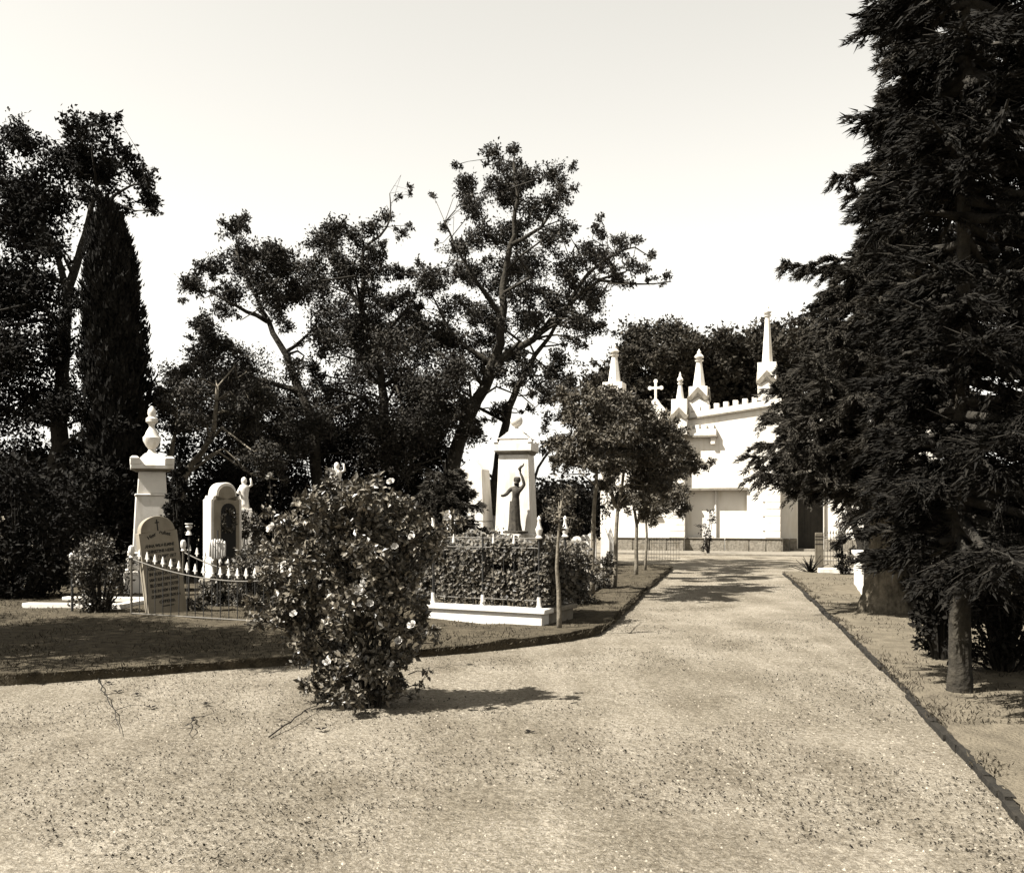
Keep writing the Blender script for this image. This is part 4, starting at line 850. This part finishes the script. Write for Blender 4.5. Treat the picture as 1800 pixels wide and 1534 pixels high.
for i, (s, w) in enumerate((('ANNA WILH ELMINE', .50), ('CHRISTINE HEISE', .47), ('GEB. D. 13 SEPT 1817', .52), ('ZU  BREMEN  UND', .5), ('GEST. D. 7 JUNI', .5), ('IN BUENOS AIRES', .48), ('SANFT RUHE IHRE ASCHE', .5), ('SELIG SIND DIE TODTEN', .50), ('DIE IN DEM HERRN', .46), ('STERBEN VON NUN AN', .5))):
    text_mesh(s, .062, 'letter', slab, (0, -.0915, hh-.455-.083*i), 0, w*.85)
text_mesh('OFFENB.', .06, 'letter', slab, (.01, -.0915, hh-.455-.083*10), 0, .24); MB().box(-.08, .1, -.0935, -.0905, hh-1.34, hh-1.325).build('engraved_rule', 'letter', slab)

g2 = gnd(393, 1062); g2.z = .06; t2 = thing('gravestone', 'white gravestone with rounded head, thick side and dark wreath niche', 'gravestone', g2, rad(40))
s2 = g2.y/F; h2 = CAMZ-.06-(848-900)*s2; lm = local_mesh(t2)
lm(MB().box(-.34, .34, -.22, .24, -.1, .4), 'base', 'stone_grey', .02)
slab2 = lm(MB().prism([(x, z+.4) for x, z in arch_outline(.56, h2-.4, 'bell')], -.12, .22), 'slab', 'marble', .015)
face = MB().prism([(x, z+.48) for x, z in arch_outline(.46, h2-.54, 'bell')], -.135, -.123).build('face_panel', 'grave_face', t2)
face.data.materials.clear(); face.data.materials.append(MATS['grave_face'])
lm(MB().prism([(x+.03, z+.62) for x, z in arch_outline(.27, h2-.98, 'round')], -.139, -.137), 'niche', 'letter')
wreath = MB(); n = 420; a = R.uniform(0, 6.28, n); C = np.c_[.03+.105*np.cos(a)+R.normal(0, .018, n), -.15+R.normal(0, .012, n), h2-.66+.17*np.sin(a)+R.normal(0, .02, n)]; wreath.leaves(C, rdir(n), rdir(n), .05, .025); wreath.build('wreath', 'leaf_rose', t2)

# small white headstones and slabs
def small_stone(lab, px, py, w, h, kind, rz, par=None, grp='small white headstones'):
    b = gnd(px, py); b.z = .05; o = bevel(MB().prism(arch_outline(w, h+.06, kind), -.06, .06).build('headstone', 'marble'), .012); o.location = b; o.location.z = 0; o.rotation_euler = (0, 0, rad(rz)); return tag(o, lab, 'headstone', grp)
small_stone('small round-topped white headstone left of the stout slim trunk', 1014, 1015, .26, .95, 'round', -14)
small_stone('middle one of three round-topped white headstones by the slim trunk', 1028, 1013, .24, .98, 'round', -14)
small_stone('round-topped white headstone half hidden by the stout slim trunk', 1040, 1009, .24, 1.0, 'round', -14)
small_stone('pointed white headstone just right of the stout slim trunk', 1064, 1004, .24, 1.12, 'point', -14)
small_stone('pointed white headstone nearest the forked slim tree', 1073, 1001, .2, 1.12, 'point', -14)
def grave_slab(lab, px, py, L_, W_, rz, tilt, z=.12):
    b = gnd(px, py); t = thing('grave_slab', lab, 'grave', (b.x, b.y, 0), rad(rz)); MB().box(-W_/2, W_/2, -L_/2, L_/2, -.02, z).build('kerb', 'marble', t)
    o = bevel(MB().box(-W_/2+.05, W_/2-.05, -L_/2+.05, L_/2-.05, z+.002, z+.08).build('slab', 'marble', t), .015); o.rotation_euler = (rad(tilt), 0, 0); return t
grave_slab('tilted white grave slab in the undergrowth right of the sapling', 1024, 1046, 1.0, .5, -14, 0, .26)
grave_slab('second white grave slab at the foot of the stout slim trunk', 1052, 1036, .7, .4, -14, 0, .2)
# white kerb frame of a grave at left
kb = gnd(190, 1072); kf = thing('grave_kerb', 'flat white marble kerb framing an empty grave at left', 'grave', (kb.x, kb.y, .03), rad(-6))
for x0, x1, y0, y1 in ((-1.1, .4, .5, .68), (-1.1, .4, -.62, -.45), (.402, .56, -.62, .68)): bevel(MB().box(x0, x1, y0, y1, -.06, .13).build('kerb_stone', 'marble', kf), .012)
# small white figures among the shrubs
def figure(lab, px, py_top, Yd, h):
    b = at(px, 900, Yd); b.z = 0; zt = CAMZ-(py_top-900)/F*Yd; t = thing('garden_statue', lab, 'statue', b, rad(15), 'small white statues among the shrubs')
    bevel(MB().frustum(0, .2, .2, zt-h, .15, .15).build('pedestal', 'marble', t), .01); z = zt-h
    V = MB(); seg = 16; prof = [(.15, 0), (.13, .15), (.11, .35), (.12, .5), (.14, .62), (.11, .72), (.05, .77), (.07, .83), (.075, .9), (.05, .97), (.0, 1.0)]
    for i, (r, k) in enumerate(prof): prof[i] = (max(.004, r*h*(1.15)), z+k*h)
    V.lathe(prof, seg, flute=.05); V.tube([(.1*h, 0, z+.66*h), (.24*h, -.05, z+.74*h), (.2*h, -.08, z+.95*h)], [.05*h, .04*h, .025*h], 6); V.tube([(-.1*h, 0, z+.66*h), (-.2*h, -.07, z+.5*h), (-.08*h, -.14*h, z+.42*h)], [.05*h, .04*h, .03*h], 6); V.build('figure', 'marble', t, smooth=True); return t
figure('small white statue with raised arm showing above the rose bush', 592, 812, 19, .62)
figure('small pale statue right of the wreathed gravestone', 429, 838, 19, .62)

# ------------------------------------------------------------------ enclosure with white plinth
e0 = gnd(744, 1100); e1 = gnd(956, 1114); d = e1-e0; ang = math.atan2(d.y, d.x); EL = d.length
enc = thing('grave_enclosure', 'low white plinth with wire fence round an overgrown grave', 'enclosure', e0, ang)
bevel(MB().box(0, EL-.03, 0, .22, -.05, .25).build('plinth', 'white_paint', enc), .01); bevel(MB().box(-.02, EL+.03, -.035, .25, .252, .325).build('coping', 'white_paint', enc), .015)
bevel(MB().box(EL-.25, EL-.03, .222, 1.0, -.05, .25).build('side_plinth', 'stone_grey', enc), .01); bevel(MB().box(EL-.26, EL+.02, .252, 1.05, .253, .32).build('side_coping', 'stone_grey', enc), .015)
finial = [(.03, 0), (.05, .02), (.03, .05), (.045, .10), (.05, .13), (.028, .18), (.02, .24), (.028, .27), (.008, .31)]
for x, y, full in ((EL-.12, .1, 1), (EL*.48, .1, 0), (.1, .1, 1), (EL-.12, .92, 1)):
    po = MB().lathe([(.015, .32), (.015, 1.26)], 8, x, y).build('post', 'iron', enc)
    MB().lathe([(.045, .325), (.03, .36), (.028, .45), (.024, .47)], 10, x, y).build('post_foot', 'white_paint', po)
    if full: MB().lathe([(r, 1.24+z) for r, z in finial], 12, x, y).build('finial', 'white_paint', po)
for z in (.42, 1.12, 1.25):
    MB().tube([(0, .1, z), (EL-.12, .1, z)], .007, 5).build('wire', 'iron_pale', enc); MB().tube([(EL-.12, .1, z), (EL-.12, .95, z)], .007, 5).build('wire', 'iron_pale', enc)
for i in range(11):
    x = .12+(EL-.3)*i/10; br_ = MB().tube([(x, .1, .33), (x, .1, 1.17)], .005, 5).build('bar', 'iron', enc)
    if i in (2, 6, 8): MB().lathe([(.012, 1.16), (.022, 1.18), (.018, 1.22), (.004, 1.30)], 8, x, .1).build('spike', 'white_paint', br_)
# ivy filling the enclosure
iv = thing('ivy_hedge', 'dense leafy ivy hedge filling the wire fence above the white plinth', 'hedge', e0+Vector((.1, .25, 0)), ang)
n = 34000; P = np.c_[R.uniform(-.25, EL+.04, n), R.random(n)**1.6*1.5-.16, .0*np.ones(n)]
topz = 1.10+.34*vnoise(P[:, 0]*2.6, P[:, 1]*3, 41)-.06; P[:, 2] = .36+(topz-.36)*R.random(n)**.8
dens = vnoise(P[:, 0]*7, P[:, 2]*7, 42)+.25*R.random(n) > .40; P = P[dens]; n = len(P)
N = unit(np.c_[R.normal(0, .6, n), -np.ones(n)*.7, .5+R.normal(0, .5, n)]); A = unit(np.cross(N, rdir(n))); s = .035+.045*R.random(n); MB().leaves(P, A, N, s, s*.8).build('foliage', 'leaf_shrub', iv)
W = MB()
for i in range(60):
    x = R.uniform(0, EL-.2); y = R.uniform(.1, 1.2); W.tube([(x, y, 0), (x+R.normal(0, .08), y, .5), (x+R.normal(0, .2), y, 1.1)], [.01, .008, .004], 4, cap=False)
W.build('stems', 'stem', iv)
# ------------------------------------------------------------------ spear fence round the leaning gravestone
def swag_fence(lab, a, b, zA, zmid, n, first, q):
    d = b-a; L_ = d.length; root = thing('spear_fence', lab, 'fence', a, math.atan2(d.y, d.x), 'spear fences round the leaning gravestone')
    top = lambda s: zmid+(zA-zmid)*abs((s-.62*L_)/(.62*L_))**2.0 if s < .62*L_ else zmid+(zA-zmid)*((s-.62*L_)/(.38*L_))**2*.7
    MB().tube([(L_*i/23, 0, top(L_*i/23)) for i in range(24)], .011, 6).build('swag_rail', 'iron_pale', root)
    MB().tube([(0, 0, .07), (L_, 0, .07)], .012, 6).build('bottom_rail', 'iron_pale', root)
    for x in (0, L_):
        p = MB().tube([(x, 0, -.05), (x, 0, zA)], .017, 8).build('post', 'iron_pale', root)
        MB().lathe([(.015, zA), (.038, zA+.02), (.022, zA+.05), (.042, zA+.08), (.045, zA+.14), (.036, zA+.18), (.01, zA+.195)], 10, x, 0).build('post_cap', 'white_paint', p)
    for i in range(n):
        s = first+(L_-2*first)*i/(n-1); z = top(s); bar_ = MB().tube([(s, 0, .0), (s, 0, z+.05)], .0065, 5).build('bar', 'iron', root)
        hd = MB(); hd.frustum(0, .007, .007, q*1.0, q*.45, q*.25); hd.frustum(q*1.0, q*1.0, q*.3, q*1.6, q*.8, q*.3); hd.frustum(q*1.6, q*.62, q*.35, q*2.6, q*.5, q*.3); hd.frustum(q*2.6, q*.5, q*.3, q*4.0, .003, .003)
        hd.build('spearhead', 'white_paint', bar_, loc=(s, 0, z+.04))
fa, fb = gnd(231, 1092), gnd(545, 1113); fa.z = fb.z = .05
swag_fence('front run of sagging iron spear fence with white tips before the leaning gravestone', fa, fb, .87, .60, 20, .16, .036)
ba, bb = gnd(322, 1071), gnd(545, 1085); ba.z = bb.z = .05
swag_fence('back run of sagging iron spear fence behind the leaning gravestone', ba, bb, .90, .58, 15, .14, .036)
sa, sb2 = gnd(231, 1092), gnd(322, 1071); sa.z = sb2.z = .05
# iron cross with the white scalloped shield
kx = gnd(382, 1078); kx.z = .05; sh = thing('iron_grave_cross', 'iron scrollwork grave marker carrying a white scalloped shield', 'grave marker', kx, rad(8)); zs = CAMZ-.05-(965-900)/F*kx.y
MB().tube([(0, .03, -.05), (0, .03, zs+.3)], .014, 6).build('stake', 'iron', sh)
V = MB(); k = 7
for i in range(k):
    x = -.13+.26*(i+.5)/k; hh_ = .17*math.sqrt(max(.1, 1-(x/.17)**2)); V.lathe([(.004, zs-hh_), (.02, zs-hh_*.8), (.022, zs+hh_*.6), (.012, zs+hh_*.95), (.003, zs+hh_)], 8, x, 0)
V.build('shield', 'white_paint', sh, smooth=True)
MB().tube([(.02+.06*(1-t/9)*math.cos(t), -.035, zs+.12+.06*(1-t/9)*math.sin(t)) for t in np.linspace(0, 8, 22)], .006, 5).build('scroll', 'iron', sh)
MB().tube([(-.02, -.034, zs-.14), (-.02, -.034, zs+.02), (-.06, -.034, zs+.06)], .005, 5).build('scroll', 'iron', sh)
# little iron post with white urn, and lone white-topped post
b = gnd(332, 1078); b.z = .04; t = thing('urn_post', 'thin iron post topped by a small white urn beside the leaning gravestone', 'post', b); zt_ = CAMZ-.04-(940-900)/F*b.y
MB().tube([(0, 0, -.05), (0, 0, zt_)], .014, 7).build('post', 'iron', t); MB().lathe([(.05, zt_), (.03, zt_+.05), (.012, zt_+.07), (.03, zt_+.09), (.055, zt_+.13), (.05, zt_+.14), (.02, zt_+.15), (.06, zt_+.17), (.06, zt_+.185)], 12).build('urn', 'white_paint', t)
b = gnd(127, 1085); b.z = .04; t = thing('capped_post', 'lone iron post with white cap at the left edge', 'post', b); zt_ = CAMZ-.04-(985-900)/F*b.y
MB().tube([(0, 0, -.05), (0, 0, zt_)], .02, 7).build('post', 'iron', t); MB().lathe([(.03, zt_), (.045, zt_+.03), (.045, zt_+.09), (.02, zt_+.12)], 10).build('cap', 'white_paint', t)

# ------------------------------------------------------------------ right side: tomb, posts, agave
tb = gnd(1515, 1051); tdir = gnd(1499, 1026)-tb; ta = math.atan2(tdir.y, tdir.x)-math.pi/2
tomb = thing('tomb', 'white box tomb with coping and raised headpiece right of the path', 'tomb', tb, ta); lm = local_mesh(tomb)
zt_ = CAMZ-(985-900)/F*tb.y
lm(MB().box(0, .95, 0, 3.2, -.05, zt_), 'body', 'plaster', .01); lm(MB().box(-.05, 1.0, -.05, 3.25, zt_+.002, zt_+.08), 'coping', 'marble', .015); lm(MB().box(.08, .87, .02, .3, zt_+.082, zt_+.45), 'headpiece', 'plaster', .02)
lm(MB().lathe([(.025, 0), (.025, .02), (.012, .03)], 8), 'boss', 'iron').location = (-.02, 2.4, zt_-.12)
b = gnd(1524, 1060); t = thing('iron_post', 'dark square gate post with pale rods beside the white tomb', 'post', b, rad(-8)); zt_ = CAMZ-(905-900)/F*b.y
bevel(MB().box(-.05, .05, -.05, .05, -.05, zt_).build('post', 'bark_dark', t), .008); MB().frustum(zt_, .06, .06, zt_+.09, .005, .005).build('cap', 'bark_dark', t)
for x in (.10, .14): MB().tube([(x, -.02, 0), (x, -.02, zt_-.3)], .012, 6).build('rod', 'iron_pale', t)
b = gnd(1440, 1001); t = thing('wooden_post', 'grey weathered wooden post with grooves at the corner of the verge', 'post', b, rad(-14)); zt_ = CAMZ-(936-900)/F*b.y
bevel(MB().box(-.11, .11, -.09, .09, -.05, zt_).build('post', 'wood', t), .015)
for z in (.09, .17, .3): MB().box(-.112, .112, -.094, -.0905, zt_-z-.03, zt_-z).build('groove', 'edging', t)
kb2 = bevel(MB().box(-.1, 1.7, -.12, .12, -.03, .16).build('stone_kerb', 'marble'), .02); kb2.location = gnd(1445, 1009); kb2.rotation_euler = (0, 0, rad(-6)); tag(kb2, 'low pale stone kerb behind the agave', 'kerb')
b = gnd(1424, 1008); ag = thing('agave', 'spiky agave plant at the corner of the right verge', 'plant', b)
for i in range(17):
    a = i*2.399; up = .25+.75*(i/17); l = .42+.12*R.random(); lf = MB(); d2 = np.array([math.cos(a)*(1.15-up), math.sin(a)*(1.15-up), up]); d2 = unit(d2); sd = np.array([-math.sin(a), math.cos(a), 0]); V = []
    for k in range(6):
        f = k/5; c = d2*l*f+np.array([math.cos(a), math.sin(a), 0])*.08*f*f; w = .035*(1-f)**.7+.004; V += [c+sd*w+[0, 0, .012], c-[0, 0, .006], c-sd*w+[0, 0, .012]]
    lf.add(V, [[3*k+j, 3*k+j+1, 3*k+j+4, 3*k+j+3] for k in range(5) for j in range(2)]); lf.build('leaf', 'leaf_dark', ag)
# ------------------------------------------------------------------ dead twigs and fallen leaves in the left foreground
tw = [([(172, 1190), (180, 1222), (196, 1255), (214, 1292)], 'long dead twig standing from the bed edge at lower left'), ([(340, 1262), (338, 1278), (337, 1298)], 'short dead twig upright on the gravel at lower left'), ([(478, 1296), (520, 1270), (560, 1245), (572, 1232)], 'dead twig lying beside the foot of the rose bush')]
for pts, lab in tw:
    G_ = resample([gnd(*p) for p in pts], 12); W = MB(); G_ = np.c_[G_+R.normal(0, .008, G_.shape), .012+.035*np.sin(np.linspace(0, math.pi, 12))+R.normal(0, .004, 12)]
    W.tube(G_, list(np.linspace(.006, .0025, 12)), 5)
    for k in (3, 5, 8): dv = np.array([R.normal(0, .07), R.normal(0, .07), .02]); W.tube([G_[k], G_[k]+dv*.6+R.normal(0, .008, 3), G_[k]+dv*1.3], [.003, .002, .001], 4)
    W.leaves(G_[[2, 4, 6, 9]], rdir(4), rdir(4), .04, .022)
    o = W.build('dead_twig', 'stem'); tag(o, lab, 'twig', 'dead twigs on the gravel')
for i, (px, py, lab) in enumerate(((192, 1203, 'dark fallen leaf touching the upper end of the long dead twig'), (207, 1218, 'dark fallen leaf just right of the long dead twig'), (241, 1223, 'lone dark fallen leaf midway along the lower left gravel'), (266, 1246, 'rightmost dark fallen leaf between the two upright twigs'), (362, 1240, 'dark fallen leaf right of the short upright twig'), (565, 1285, 'dark fallen leaf below the rose bush in front of the lying twig'), (930, 1290, 'dark fallen leaf on the gravel in front of the rose bush shadow'))):
    b = gnd(px, py); m = MB()
    for k in range(3): a = k*2.1+i; m.leaves(np.array([[0, 0, .012]]), np.array([[math.cos(a), math.sin(a), .25]]), np.array([[0, 0, 1.]]), .055, .045)
    o = m.build('fallen_leaf', 'leaf_dark'); o.location = (b.x, b.y, 0); tag(o, lab, 'leaf', 'fallen dark leaves on the gravel')
